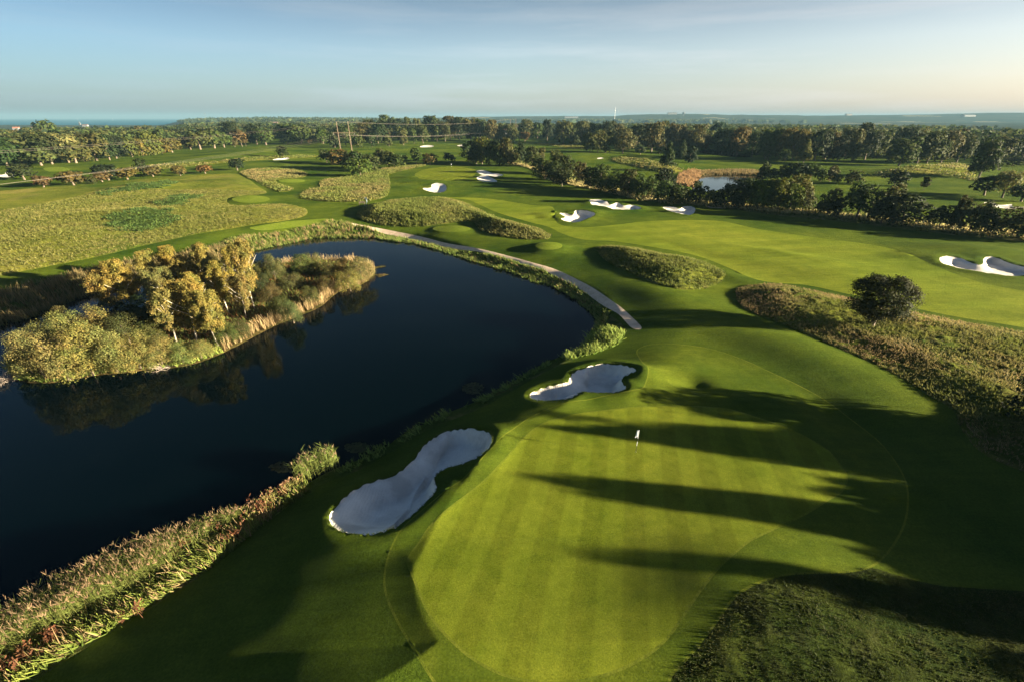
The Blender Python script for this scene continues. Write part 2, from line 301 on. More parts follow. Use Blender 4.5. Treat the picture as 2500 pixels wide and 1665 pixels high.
def mix(nt,fac,a,b,mode='MIX'):
    n=N(nt,'ShaderNodeMix',data_type='RGBA',blend_type=mode)
    for v,i in ((fac,0),(a,6),(b,7)):
        if hasattr(v,'links') or hasattr(v,'is_output'): nt.links.new(v,n.inputs[i])
        elif i==0: n.inputs[0].default_value=v
        else: n.inputs[i].default_value=(*v,1)
    return n.outputs[2]
def bumpn(nt,h,dist,strength,bsdf,normal=None):
    b=N(nt,'ShaderNodeBump'); b.inputs['Distance'].default_value=dist; b.inputs['Strength'].default_value=strength; nt.links.new(h,b.inputs['Height'])
    if normal: nt.links.new(normal,b.inputs['Normal'])
    if bsdf: nt.links.new(b.outputs[0],bsdf.inputs['Normal'])
    return b.outputs[0]
def rugged(nt,b,v,scale,k,bumpo=None):
    n=N(nt,'ShaderNodeTexNoise'); n.inputs['Scale'].default_value=scale; n.inputs['Detail'].default_value=2; nt.links.new(v,n.inputs['Vector'])
    s=N(nt,'ShaderNodeVectorMath',operation='SUBTRACT'); nt.links.new(n.outputs['Color'],s.inputs[0]); s.inputs[1].default_value=(.5,.5,.5)
    m=N(nt,'ShaderNodeVectorMath',operation='MULTIPLY'); nt.links.new(s.outputs[0],m.inputs[0]); m.inputs[1].default_value=(k,k,0)
    a=N(nt,'ShaderNodeVectorMath',operation='ADD'); nt.links.new(m.outputs[0],a.inputs[0])
    if bumpo: nt.links.new(bumpo,a.inputs[1])
    else: g=N(nt,'ShaderNodeNewGeometry'); nt.links.new(g.outputs['Normal'],a.inputs[1])
    z=N(nt,'ShaderNodeVectorMath',operation='NORMALIZE'); nt.links.new(a.outputs[0],z.inputs[0]); nt.links.new(z.outputs[0],b.inputs['Normal'])
def grass(name,dark,light,big=.05,fine=9,bd=.05,stripe=None,dry=None,dryamt=.5,streak=None,bs=.8,rug=8.0):
    m,nt,b=newmat(name); v=coord(nt)
    f=noise(nt,big,4,.6,v); c=ramp(nt,f,[(.3,dark),(.7,light)])
    g=noise(nt,fine,3,.65,v)
    c=mix(nt,1.0,ramp(nt,f,[(.3,dark),(.7,light)]),ramp(nt,g,[(.3,(.68,.7,.66)),(.72,(1.3,1.28,1.2))]),'MULTIPLY')
    m2=noise(nt,big*9,3,.6,v); c=mix(nt,1.0,c,ramp(nt,m2,[(.3,(.82,.86,.8)),(.7,(1.16,1.12,1.1))]),'MULTIPLY')
    if dry:
        d=noise(nt,big*2.7,5,.65,mapping(nt,v,.3,(1,1,1))); c=mix(nt,ramp(nt,d,[(.5,(0,0,0)),(.66,(dryamt,)*3)]),c,dry)
    if stripe:
        ang,wid,amt=stripe; mv=mapping(nt,v,ang,(1,1,1)); w=N(nt,'ShaderNodeTexWave',wave_type='BANDS',bands_direction='X',wave_profile='SIN')
        w.inputs['Scale'].default_value=.3142/wid*1.0; w.inputs['Distortion'].default_value=.5; w.inputs['Detail'].default_value=1; w.inputs['Detail Scale'].default_value=.4; nt.links.new(mv,w.inputs['Vector'])
        c=mix(nt,1.0,c,ramp(nt,w.outputs['Fac'],[(.38,(1-amt,)*3),(.62,(1+amt,)*3)]),'MULTIPLY')
    if streak:
        ang,amt=streak; s=noise(nt,1.0,4,.7,mapping(nt,v,ang,(.08,1.6,1))); c=mix(nt,1.0,c,ramp(nt,s,[(.3,(1-amt,)*3),(.7,(1+amt,)*3)]),'MULTIPLY')
    nt.links.new(c,b.inputs['Base Color']); b.inputs['Roughness'].default_value=.95; b.inputs['Specular IOR Level'].default_value=.02
    h1=noise(nt,fine*1.3,3,.7,v); n1=bumpn(nt,h1,bd,bs,None); h2=noise(nt,fine*.23,3,.6,v); n2=bumpn(nt,h2,bd*2.2,bs*.7,None,n1); rugged(nt,b,v,fine*9,rug,n2)
    return m
M={}
M['rough']=grass('mown_rough',(.024,.058,.007),(.1,.13,.014),.045,7,.09,streak=(-.25,.12))
M['green']=grass('green_turf',(.1,.135,.011),(.15,.172,.018),.12,14,.012,stripe=(R(14.3),2.75,.09),bs=.5)
M['apron']=grass('apron_turf',(.042,.075,.008),(.1,.125,.013),.1,10,.03,streak=(.25,.13),bs=.7)
M['fair']=grass('fairway_turf',(.095,.14,.012),(.182,.208,.024),.03,6,.03,stripe=(R(78),7,.05),streak=(-.2,.13),bs=.7)
M['fringe']=grass('fringe_turf_lit_tone',(.09,.12,.014),(.145,.165,.022),.5,12,.05)  # lighter tone paints in the sunlight caught by the longer grass edge
M['tee']=grass('tee_turf',(.12,.17,.018),(.15,.19,.028),.2,8,.02)
M['mound_rough']=grass('mound_grass',(.032,.06,.009),(.165,.18,.03),.1,3.2,.3,dry=(.24,.18,.07),dryamt=.4,bs=1)
M['field_rough']=grass('field_grass',(.04,.085,.011),(.23,.22,.036),.022,2.0,.35,dry=(.3,.23,.08),dryamt=.4,bs=1,streak=(-.15,.16))
M['slope_rough']=grass('dimmed_slope_grass',(.015,.03,.006),(.05,.062,.012),.2,6,.12,dry=(.09,.08,.035),dryamt=.25,bs=1)  # dim light of the bottom right corner is painted in as darker grass
M['hedge_rough']=grass('hedge_grass',(.04,.065,.01),(.11,.12,.03),.06,2.5,.3,dry=(.3,.24,.11),dryamt=.6,bs=1)
M['bank']=grass('bank_grass',(.025,.055,.009),(.08,.11,.02),.1,4,.3,dry=(.3,.24,.1),dryamt=.3,bs=1)
M['nettle']=grass('nettle_patch_mat',(.02,.048,.012),(.07,.095,.022),.12,1.6,.4,bs=1)
M['isle']=grass('island_soil',(.03,.035,.012),(.12,.09,.035),.2,3,.3,dry=(.28,.17,.08),dryamt=.5,bs=1)
M['crop']=grass('pale_field',(.15,.16,.05),(.22,.21,.08),.01,.5,.2)
def sandmat():
    m,nt,b=newmat('bunker_sand'); v=coord(nt)
    f=noise(nt,.35,5,.6,v); c=ramp(nt,f,[(.38,(.54,.495,.425)),(.47,(.66,.61,.53)),(.53,(.7,.65,.565)),(.66,(.8,.75,.66))])
    g=noise(nt,22,3,.6,v); c=mix(nt,1.0,c,ramp(nt,g,[(.3,(.86,.86,.86)),(.7,(1.08,1.08,1.08))]),'MULTIPLY')
    nt.links.new(c,b.inputs['Base Color']); b.inputs['Roughness'].default_value=.95; b.inputs['Specular IOR Level'].default_value=.1
    n1=bumpn(nt,noise(nt,6,4,.6,v),.06,.6,None); rk=N(nt,'ShaderNodeTexWave',wave_type='BANDS',bands_direction='X'); rk.inputs['Scale'].default_value=1.3; rk.inputs['Distortion'].default_value=9; rk.inputs['Detail'].default_value=2; rk.inputs['Detail Scale'].default_value=.35; nt.links.new(v,rk.inputs['Vector']); n2=bumpn(nt,rk.outputs['Fac'],.03,.35,None,n1); bumpn(nt,g,.015,.5,b,n2); return m
M['bunker']=sandmat()
def pathmat():
    m,nt,b=newmat('path_gravel'); v=coord(nt)
    c=ramp(nt,noise(nt,1.2,5,.7,v),[(.3,(.52,.37,.24)),(.7,(.78,.61,.44))]); nt.links.new(c,b.inputs['Base Color']); b.inputs['Roughness'].default_value=.95
    n2=bumpn(nt,noise(nt,18,3,.6,v),.03,.6,None); rugged(nt,b,v,25.,4.,n2); return m
M['path']=pathmat()
def watermat(name,base,rip):
    m,nt,b=newmat(name); v=coord(nt); b.inputs['Base Color'].default_value=(*base,1); b.inputs['Roughness'].default_value=.03; b.inputs['IOR'].default_value=1.155; b.inputs['Specular Tint'].default_value=(.22,.9,1,1)
    bm=N(nt,'ShaderNodeBump'); bm.inputs['Distance'].default_value=.02; nt.links.new(noise(nt,2.6,4,.65,mapping(nt,v,.2,(1,1.6,1))),bm.inputs['Height'])
    pw=ramp(nt,noise(nt,.045,3,.6,mapping(nt,v,.3,(1,2.6,1))),[(.42,(rip*.35,)*3),(.62,(rip*3.2,)*3)]); nt.links.new(pw,bm.inputs['Strength']); bumpn(nt,noise(nt,.35,2,.5,v),.03,rip*.5,b,bm.outputs[0]); return m
M['water']=watermat('pond_water',(.0004,.0022,.003),.11)
M['sea']=watermat('sea_water',(.006,.09,.15),.2); M['sea'].node_tree.nodes['Principled BSDF'].inputs['Roughness'].default_value=.6; M['sea'].node_tree.nodes['Principled BSDF'].inputs['Specular IOR Level'].default_value=.08; M['sea'].node_tree.nodes['Principled BSDF'].inputs['IOR'].default_value=1.05
def hillmat():
    m,nt,b=newmat('distant_land'); v=coord(nt)
    f=noise(nt,.0016,4,.6,v); w=ramp(nt,noise(nt,.02,4,.7,v),[(.3,(.012,.022,.012)),(.7,(.045,.055,.028))]); w=mix(nt,.5,w,ramp(nt,noise(nt,.004,3,.6,v),[(.35,(.012,.026,.014)),(.65,(.055,.052,.028))]))
    c=mix(nt,ramp(nt,f,[(.62,(0,0,0)),(.635,(1,1,1))]),w,(.2,.18,.1)); nt.links.new(c,b.inputs['Base Color']); b.inputs['Roughness'].default_value=1; b.inputs['Specular IOR Level'].default_value=0
    bumpn(nt,noise(nt,.03,4,.7,v),9,1,b); return m
M['hills']=hillmat()
def plain(name,c,rough=.7,metal=0,var=.12,sc=6):
    m,nt,b=newmat(name); v=coord(nt); f=noise(nt,sc,4,.6,v)
    nt.links.new(ramp(nt,f,[(.25,tuple(x*(1-var) for x in c)),(.75,tuple(min(1,x*(1+var)) for x in c))]),b.inputs['Base Color']); b.inputs['Roughness'].default_value=rough; b.inputs['Metallic'].default_value=metal; return m
def leafmat(name,usecol='obj',trans=.35):
    m,nt,b=newmat(name)
    if usecol=='obj':
        oi=N(nt,'ShaderNodeObjectInfo'); base=oi.outputs['Color']; v=coord(nt)
        g=N(nt,'ShaderNodeNewGeometry'); rp=g.outputs['Random Per Island']
        c=mix(nt,1.0,base,ramp(nt,rp,[(0,(.6,.66,.65)),(.5,(1,1,1)),(1,(1.35,1.3,1.15))]),'MULTIPLY')
        c=mix(nt,1.0,c,ramp(nt,noise(nt,4.5,2,.5,v),[(.35,(.75,.9,.8)),(.65,(1.25,1.08,1.0))]),'MULTIPLY')
    else:
        a=N(nt,'ShaderNodeAttribute',attribute_name='col'); g=N(nt,'ShaderNodeNewGeometry')
        c=mix(nt,1.0,a.outputs['Color'],ramp(nt,g.outputs['Random Per Island'],[(0,(.62,.65,.62)),(1,(1.4,1.35,1.3))]),'MULTIPLY')
    nt.links.new(c,b.inputs['Base Color']); b.inputs['Roughness'].default_value=.75; b.inputs['Specular IOR Level'].default_value=.15
    t=N(nt,'ShaderNodeBsdfTranslucent'); nt.links.new(c,t.inputs['Color']); s=N(nt,'ShaderNodeMixShader'); s.inputs[0].default_value=trans
    nt.links.new(b.outputs[0],s.inputs[1]); nt.links.new(t.outputs[0],s.inputs[2]); nt.links.new(s.outputs[0],nt.nodes['Material Output'].inputs['Surface']); return m
M['leaf']=leafmat('foliage'); M['plant']=leafmat('plant_blades','attr',.4)
def barkmat(name,a,b2,sc):
    m,nt,b=newmat(name); v=coord(nt); nt.links.new(ramp(nt,noise(nt,sc,4,.7,mapping(nt,v,0,(1,1,.35))),[(.35,a),(.6,b2)]),b.inputs['Base Color']); b.inputs['Roughness'].default_value=.9; bumpn(nt,noise(nt,sc*2,3,.6,v),.02,.6,b); return m
M['bark']=barkmat('bark',(.06,.045,.03),(.16,.12,.085),14); M['birch']=barkmat('birch_bark',(.16,.13,.1),(.6,.54,.43),9)
M['dead']=barkmat('dead_wood',(.2,.16,.13),(.42,.34,.28),9)
# ------------------------------------------------------------------ ground sheet
def build_ground():
    P=[]; r=9.5; n=236
    a=np.radians(np.linspace(-60,60,n))
    while r<13500:
        rr=r*(1+rng.uniform(-.0016,.0016,n)); aa=a+rng.uniform(-.0009,.0009,n); P.append(np.c_[rr*np.sin(aa),rr*np.cos(aa)]); r*=1.0082
    a=np.radians(np.linspace(66,294,40)); r=3.
    while r<13500: P.append(np.c_[r*np.sin(a),r*np.cos(a)]); r*=1.09
    a=np.radians(np.linspace(-56,56,30))
    for r in (3,5,7): P.append(np.c_[r*np.sin(a),r*np.cos(a)])
    P.append(np.array([[0.,0.]]))
    def fill(poly,s,ymax=1e9,xmax=1e9):
        x0,y0=poly.min(0); x1,y1=poly.max(0); x0=max(x0,-90); x1=min(x1,xmax); y1=min(y1,ymax); y0=max(y0,9)
        gx,gy=np.meshgrid(np.arange(x0,x1,s),np.arange(y0,y1,s)); gx=gx.ravel()+rng.uniform(-.35,.35,gx.size)*s; gy=gy.ravel()+rng.uniform(-.35,.35,gy.size)*s
        k=inside(poly,gx,gy); P.append(np.c_[gx[k],gy[k]])
    fs=[q for q in REG if q[0]=='fesc']
    fill(fs[0][3],.45); fill(fs[1][3],.36); fill(fs[2][3],.34,75,75); fill(fs[6][3],.35,30,32); fill(fs[3][3],.7,150)
    for q in REG:
        if q[0]=='bunker' and q[3][:,1].mean()<160: fill(q[3],.3 if q[3][:,1].mean()<60 else .6)
    P=np.concatenate(P); verts=[Vector(p) for p in P]; edges=[]
    def con(poly):
        b=len(verts); m=len(poly)
        for p in poly: verts.append(Vector(p))
        for i in range(m): edges.append((b+i,b+(i+1)%m))
    for q in REG: con(q[3])
    con(BANKW); con(ISLE); con(POND)
    o=delaunay_2d_cdt(verts,edges,[],0,1e-5)
    V=np.array([(v[0],v[1]) for v in o[0]]); T=np.array([f for f in o[2] if len(f)==3],np.int64)
    e1=V[T[:,1]]-V[T[:,0]]; e2=V[T[:,2]]-V[T[:,0]]; cr=e1[:,0]*e2[:,1]-e1[:,1]*e2[:,0]; T=T[np.abs(cr)>1e-7]; cr=cr[np.abs(cr)>1e-7]
    T[cr<0]=T[cr<0][:,::-1]
    C=V[T].mean(1); reg=np.full(len(T),-1); Z=H(V[:,0],V[:,1])
    # long-grass texture
    x,y=V[:,0],V[:,1]
    for q in REG:
        if q[0]=='nettle': d=sdf(q[3],x,y,.3); Z+=np.where(d>0,smooth(d/1.5)*(.3+.5*(vnoise(x/1.1,y/1.1,3)+.6*vnoise(x/.5,y/.5,8))),0)
        if q[0]=='fesc':
            d=sdf(q[3],x,y,.3); amp={'mound_rough':.34,'slope_rough':.09,'field_rough':.2,'hedge_rough':.3}[q[1]]
            Z+=np.where(d>0,smooth(d/.8)*amp*(vnoise(x/.8,y/.8,3)+.6*vnoise(x/.35,y/.35,8)+.8*vnoise(x/2.6,y/2.6,12)),0)
    d=sdf(BANKW,x,y,.3)*(inside(POND,x,y)==0); Z+=np.where(d>0,smooth(d/1)*.22*(vnoise(x/.7,y/.7,3)+.6*vnoise(x/.3,y/.3,8)),0)
    codes=[]
    def claim(mask,code): 
        m=mask&(reg==-1); reg[m]=code
    for q in REG:
        codes.append(q)
        if q[0]!='field': claim(inside(q[3],C[:,0],C[:,1]),len(codes)-1)
        else: claim(inside(q[3],C[:,0],C[:,1]),len(codes)-1)
    codes.append(('isle','island_ground','ground of the wooded island in the pond',None,0)); claim(inside(ISLE,C[:,0],C[:,1]),len(codes)-1)
    codes.append(('bed','pond_bed','dark bed of the pond',None,0)); claim(inside(POND,C[:,0],C[:,1]),len(codes)-1)
    codes.append(('bank','pond_bank','weedy bank around the pond',None,0)); claim(inside(BANKW,C[:,0],C[:,1]),len(codes)-1)
    codes.append(('hills','hills','distant wooded hills and farmland along the horizon',None,0)); claim(C[:,1]>1500,len(codes)-1)
    codes.append(('rough','ground','mown grass of the golf course',None,0)); reg[reg==-1]=len(codes)-1
    VV=np.c_[V,Z]
    mt={'bunker':'bunker','path':'path','green':'green','tee':'tee','apron':'apron','fair':'fair','isle':'isle','bed':'isle','bank':'bank','hills':'hills','rough':'rough','field':'crop','nettle':'nettle','fringe':'fringe'}
    cat={'bunker':'bunker','path':'path','green':'putting green','tee':'tee','apron':'grass','fair':'fairway','fesc':'rough grass','isle':'island','bed':'pond bed','bank':'bank','hills':'hills','rough':'ground','field':'field','nettle':'weeds','fringe':'grass'}
    for c,q in enumerate(codes):
        t=T[reg==c]
        if len(t)==0: continue
        u,inv=np.unique(t,return_inverse=True)
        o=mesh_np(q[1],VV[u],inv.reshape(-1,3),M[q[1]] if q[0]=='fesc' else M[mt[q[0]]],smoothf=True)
        tag(o,q[2],cat[q[0]],None,'structure')
build_ground()
def sheet(name,poly,z,mat,label,cat,grow=.0):
    c=poly.mean(0); vs=[Vector(p) for p in poly]; n=len(vs); o=delaunay_2d_cdt(vs,[(i,(i+1)%n) for i in range(n)],[],1,1e-5)
    V=np.array([(v[0],v[1],z) for v in o[0]]); T=np.array(o[2]); e1=V[T[:,1]]-V[T[:,0]]; e2=V[T[:,2]]-V[T[:,0]]; k=(e1[:,0]*e2[:,1]-e1[:,1]*e2[:,0])<0; T[k]=T[k][:,::-1]
    return tag(mesh_np(name,V,T,mat),label,cat,None,'structure')
sheet('pond',POND,WATER,M['water'],'dark still pond in front of the wooded island','pond')
sheet('pond',POND2,-.6,M['water'],'small bright pond behind the hedgerow','pond')
sheet('pond',POND3,-.6,M['water'],'sliver of water at the foot of the far wood','pond')
sheet('pond',POND4,-.6,M['water'],'scrap of water under the trees at far left','pond')
sea=np.array([(-14500,2300),(400,2300),(400,5200),(-700,5200),(-700,14500),(-14500,14500)],float)
sea=np.array([(-14500,1900),(0,1900),(0,14500),(-14500,14500)],float)
sheet('sea',sea,-15,M['sea'],'blue strip of sea on the horizon at left','sea')
# ------------------------------------------------------------------ trees
def leafcards(C,Nn,size,asp=.62):
    n=len(C); r=rng.normal(size=(n,3)); t=np.cross(Nn,r); t/=np.linalg.norm(t,axis=1)[:,None]+1e-9; b=np.cross(Nn,t)
    s=(size*rng.uniform(.6,1.35,n))[:,None]
    k=rng.uniform(-.25,.25,(n,1))
    V=np.stack([C-t*s,C-b*s*asp+Nn*s*k,C+t*s,C+b*s*asp-Nn*s*k],1).reshape(-1,3)
    return V,np.arange(n*4).reshape(-1,4)
def lobes(kind,rg):
    L=[]
    if kind=='oak':
        for i in range(40):
            a=rg.uniform(0,6.28); z=rg.uniform(.22,.88); rr=.40*math.sqrt(max(0,1-((z-.54)/.42)**2))*rg.uniform(.6,1); s=rg.uniform(.09,.16); L.append((rr*math.cos(a),rr*math.sin(a),z,s,s,s*.95))
        L.append((0,0,.54,.33,.33,.32))
    elif kind=='ball':
        for i in range(70):
            a=rg.uniform(0,6.28); z=rg.uniform(.17,.93); rr=.42*math.sqrt(max(0,1-((z-.54)/.43)**2))*rg.uniform(.75,1); s=rg.uniform(.07,.12); L.append((rr*math.cos(a),rr*math.sin(a),z,s,s,s))
        L.append((0,0,.54,.36,.36,.34))
    elif kind=='tall':
        for i in range(30):
            a=rg.uniform(0,6.28); z=rg.uniform(.12,.92); rr=.40*math.sqrt(max(0,1-((z-.5)/.5)**2))*rg.uniform(.55,1); s=rg.uniform(.09,.17); L.append((rr*math.cos(a),rr*math.sin(a),z,s,s,s*.75))
        L.append((0,0,.52,.3,.3,.33))
    elif kind=='alder':
        for i in range(30):
            a=rg.uniform(0,6.28); z=rg.uniform(.06,.93); rr=.40*max(0,1-((z-.4)/.66)**2)**.6*rg.uniform(.5,1.08); s=rg.uniform(.08,.17)*(1.1-.35*z); L.append((rr*math.cos(a),rr*math.sin(a),z,s,s,s*1.0))
        for z,s in ((.3,.27),(.55,.22),(.75,.12)): L.append((0,0,z,s,s,.2))
    elif kind=='bush':
        for i in range(26):
            a=rg.uniform(0,6.28); z=rg.uniform(.1,.86); rr=.44*math.sqrt(max(0,1-(z/.97)**2.2))*rg.uniform(.5,1); s=rg.uniform(.1,.19); L.append((rr*math.cos(a),rr*math.sin(a),z,s,s,s*1.1))
        L.append((0,0,.35,.33,.33,.35))
    elif kind=='birch':
        cs=[(rg.uniform(0,6.28),rg.uniform(.02,.24)) for _ in range(4)]
        for i in range(84):
            a0,r0=cs[i%4]; z=rg.uniform(.27,.98)**.9; w=.2*math.sqrt(max(0,1-((z-.6)/.42)**2)); a=rg.uniform(0,6.28); q=w*rg.uniform(.1,1); s=rg.uniform(.035,.07); L.append((r0*math.cos(a0)+q*math.cos(a),r0*math.sin(a0)+q*math.sin(a),z-.1*r0,s,s,s*1.45))
    elif kind=='conifer':
        for k in range(11):
            z=.16+.075*k; w=.44*(1.03-z)
            for i in range(7 if k<7 else 4):
                a=rg.uniform(0,6.28); rr=w*rg.uniform(.55,1); L.append((rr*math.cos(a),rr*math.sin(a),z-.02*rr,.13*(1.1-z)+.02,.13*(1.1-z)+.02,.035))
        for z,s in ((.3,.18),(.55,.12),(.78,.07)): L.append((0,0,z,s,s,.18))
    elif kind=='poplar':
        for i in range(30):
            a=rg.uniform(0,6.28); z=rg.uniform(.12,.92); rr=.36*math.sqrt(max(0,1-((z-.55)/.5)**2))*rg.uniform(.4,1); s=rg.uniform(.07,.12); L.append((rr*math.cos(a),rr*math.sin(a),z,s,s,s*1.6))
        L.append((0,0,.5,.2,.2,.36))
    return np.array(L)
DENS={'oak':1,'ball':2.2,'tall':1,'alder':1,'bush':1,'birch':1.1,'conifer':.9,'poplar':1}
CR={}; TR={}
def crown_arrays(kind,var,nl,ls):
    rg=np.random.default_rng(hash((len(kind),ord(kind[0]),ord(kind[-1]),var))%99991); L=lobes(kind,rg)
    w=(L[:,3]*L[:,5]); w/=w.sum(); n=int(nl*DENS[kind]); idx=rg.choice(len(L),n,p=w)
    d=rg.normal(size=(n,3)); d/=np.linalg.norm(d,axis=1)[:,None]; d[:,2]=np.where(d[:,2]<-.35,-d[:,2],d[:,2])
    rad=rg.uniform(.72,1.08,n)**.7; l=L[idx]; C=l[:,:3]+d*l[:,3:6]*rad[:,None]
    C+=rg.normal(size=(n,3))*(.006+.22*l[:,3:4])*np.array([1,1,.8])
    k=np.ones(n,bool)                         # thin out leaves buried in other lobes
    for q in L:
        e=((C-q[:3])/(q[3:6]*.72)); k&=~((e*e).sum(1)<1)|(rg.uniform(size=n)<.12)
    C=C[k]; d=d[k]; C[:,2]=np.clip(C[:,2],.01,1.01)
    out=C-np.array([0,0,.5]); out/=np.linalg.norm(out,axis=1)[:,None]+1e-6
    nn=d*.8+out*.5+rg.normal(size=C.shape)*.42; nn/=np.linalg.norm(nn,axis=1)[:,None]+1e-6
    return leafcards(C,nn,ls,.6)
def crown_mesh(kind,var,lod):
    key=(kind,var,lod)
    if key not in CR:
        nl,ls={0:(14500,.0145),1:(6000,.029),2:(2300,.044),3:(800,.074)}[lod]
        V,Fc=crown_arrays(kind,var,nl,ls); o=mesh_np('crown',V,Fc,M['leaf']); CR[key]=o.data; bpy.data.objects.remove(o)
    return CR[key]
def trunk_mb(kind,var,detail=True):
    rg=np.random.default_rng(var+31); mb=MB(); th={'oak':.032,'ball':.03,'tall':.024,'alder':.02,'bush':.02,'birch':.013,'conifer':.017,'poplar':.022}[kind]
    bx,by=rg.uniform(-.03,.03,2)
    pts=[(0,0,-.03),(bx*.4,by*.4,.12),(bx,by,.3),(bx*1.3,by*1.3,.55),(bx,by,.82)]; mb.tube(pts,[th*1.5,th*1.05,th*.9,th*.6,th*.2],7)
    if detail:
        for i in range(9 if kind!='conifer' else 3):
            z=rg.uniform(.22 if kind!='birch' else .35,.62); a=rg.uniform(0,6.28); l=rg.uniform(.2,.34); t=z/.82
            p0=np.array((bx*min(1,z*3),by*min(1,z*3),z)); p2=p0+np.array((math.cos(a)*l,math.sin(a)*l,l*.75)); p1=(p0+p2)/2+np.array((0,0,-.02))
            mb.tube([p0,p1,p2],[th*.5,th*.33,th*.12],5)
    return mb
def trunk_mesh(kind,var,bark):
    key=(kind,var,bark)
    if key not in TR: o=trunk_mb(kind,var).build('trunk',M[bark],None,True); TR[key]=o.data; bpy.data.objects.remove(o)
    return TR[key]
PINK={'dk':(.035,.052,.017),'g':(.06,.088,.022),'lg':(.105,.135,.03),'ol':(.082,.092,.028),'olp':(.115,.12,.042),'au':(.14,.095,.035),'rd':(.13,.08,.035),'og':(.12,.1,.028),'gold':(.27,.22,.058),'vd':(.022,.034,.014),'br':(.1,.085,.03),'yg':(.21,.21,.065),'wil':(.21,.2,.07),'bl':(.04,.065,.035)}
CW={'dk':'dark green','g':'green','lg':'bright green','ol':'olive green','olp':'pale olive','au':'orange','rd':'reddish','og':'orange-green','gold':'golden','vd':'near-black green','br':'brownish','yg':'yellow-green','wil':'pale yellow-green','bl':'bluish green'}
CROWNW={'oak':.5*1.9,'ball':.98,'tall':1.0,'alder':.95,'bush':1.05,'birch':.8,'conifer':.9,'poplar':.86}
NAME={'oak':'broadleaf_tree','ball':'oak_tree','tall':'broadleaf_tree','alder':'hedgerow_tree','bush':'shrub','birch':'birch_tree','conifer':'conifer_tree','poplar':'poplar_tree'}
tcount=0
TREEPOS=[]
def place_tree(x,y,z,h,w,kind,col,label,cat='tree',group=None,name=None,lod=None,bark='bark',sink=.0,single=False):
    global tcount
    tcount+=1; var=tcount%4; px,py=project(x,y,z); d=math.hypot(x,y)
    ph=h/max(d,1)*F*.41
    if lod is None: lod=0 if ph>75 else 1 if ph>34 else 2 if ph>15 else 3
    c=PINK[col] if isinstance(col,str) else col; j=np.clip(1+rng.normal(size=3)*np.array([.07,.06,.08]),.7,1.4)
    fs=.66; color=(c[0]*j[0]*fs,c[1]*j[1]*fs,c[2]*j[2]*fs,1); rz=rng.uniform(0,6.28); ww=w/CROWNW[kind]
    TREEPOS.append((x,y))
    nm=name or NAME[kind]
    root=empty(nm,(x,y,z-sink),rz); root.scale=(ww,ww,h); tag(root,label,cat,group)
    cr=bpy.data.objects.new('crown',crown_mesh(kind,var,lod)); COL.objects.link(cr); cr.parent=root; cr.color=color
    tk=bpy.data.objects.new('trunk',trunk_mesh(kind,var,bark)); COL.objects.link(tk); tk.parent=root
    return root
def tree_px(bx,by,top,wpx,kind,col,label,zplane=None,**k):
    if zplane is None: x,y=ground_full(bx,by); z=hz(x,y)
    else: x,y=on_plane(bx,by,zplane); z=zplane
    v=(top-832.5)/F; zt=HC-y*(SP+v*CP)/(CP-v*SP); h=max(zt-z,1.0); dep=y*CP+(HC-z)*SP; w=wpx/F*dep
    return place_tree(x,y,z,h,w,kind,col,label,**k)
ORD=['first','second','third','fourth','fifth','sixth','seventh','eighth','ninth','tenth','eleventh','twelfth','thirteenth','fourteenth','fifteenth','sixteenth','seventeenth','eighteenth','nineteenth','twentieth']
def ordn(i):
    if i<20: return ORD[i]
    t=['twenty','thirty','forty'][(i+1)//10-2]; r=(i+1)%10
    return {20:'twentieth',30:'thirtieth',40:'fortieth'}[i+1] if r==0 else t+'-'+ORD[r-1]
SHAPE={'oak':'round tree','tall':'tall tree','alder':'bushy tree','bush':'low bush','birch':'slender tree','conifer':'conifer','poplar':'upright tree'}
def cluster(rows,place,group,cat='tree',name=None,zp=None,wf=1.12,**k):
    rows=sorted(rows,key=lambda q:q[0])
    for i,q in enumerate(rows):
        bx,by,top,w,kind,col=q[:6]
        lb=q[6] if len(q)>6 else f"{CW[col]} {SHAPE[kind]}, {ordn(i) if i else 'leftmost'}{' from the left' if i else ''} {place}"
        kk=dict(k)
        if kind=='bush' and cat=='tree': kk['cat']='bush'
        else: kk['cat']=cat
        tree_px(bx,by,top,w*wf,kind,col,lb,zplane=zp,group=group,name=name,**kk)
# --- lone oak
x,y=ground_full(2129,792); place_tree(x,y,hz(x,y),6.3,7.2,'ball',(.045,.055,.018),'lone round dark oak standing in the golden rough on the right',name='oak_tree',lod=0)
# --- small autumn trees along the left field
cluster([(60,440,400,50,'oak','dk','dark leaning bush-like tree beside the bunker at the left edge'),(107,458,429,38,'oak','rd','small reddish tree, leftmost of the autumn trees above the left field'),(181,453,417,48,'oak','og','orange and green round tree, widest of the autumn trees on the left'),
 (229,449,431,22,'bush','g','low green bush between two autumn trees on the left'),(250,445,421,36,'oak','au','small orange tree in front of a dark tree'),(266,441,401,48,'oak','vd','dark spreading tree behind the small orange tree'),(312,439,408,44,'oak','og','olive and orange tree right of the dark spreading tree'),
 (352,428,388,28,'alder','dk','dark upright tree behind the row of autumn trees'),(374,432,407,37,'oak','og','orange-edged tree in front of the dark upright tree'),(441,430,404,28,'oak','au','small rusty tree, second from the right of the autumn row'),(502,425,402,31,'oak','au','small orange tree, last on the right of the autumn row'),
 (580,417,387,32,'oak','vd','solitary dark ball-shaped tree right of the autumn row'),(692,384,356,24,'alder','dk','small lone dark tree above a thin bunker')],'','small trees along the left field')
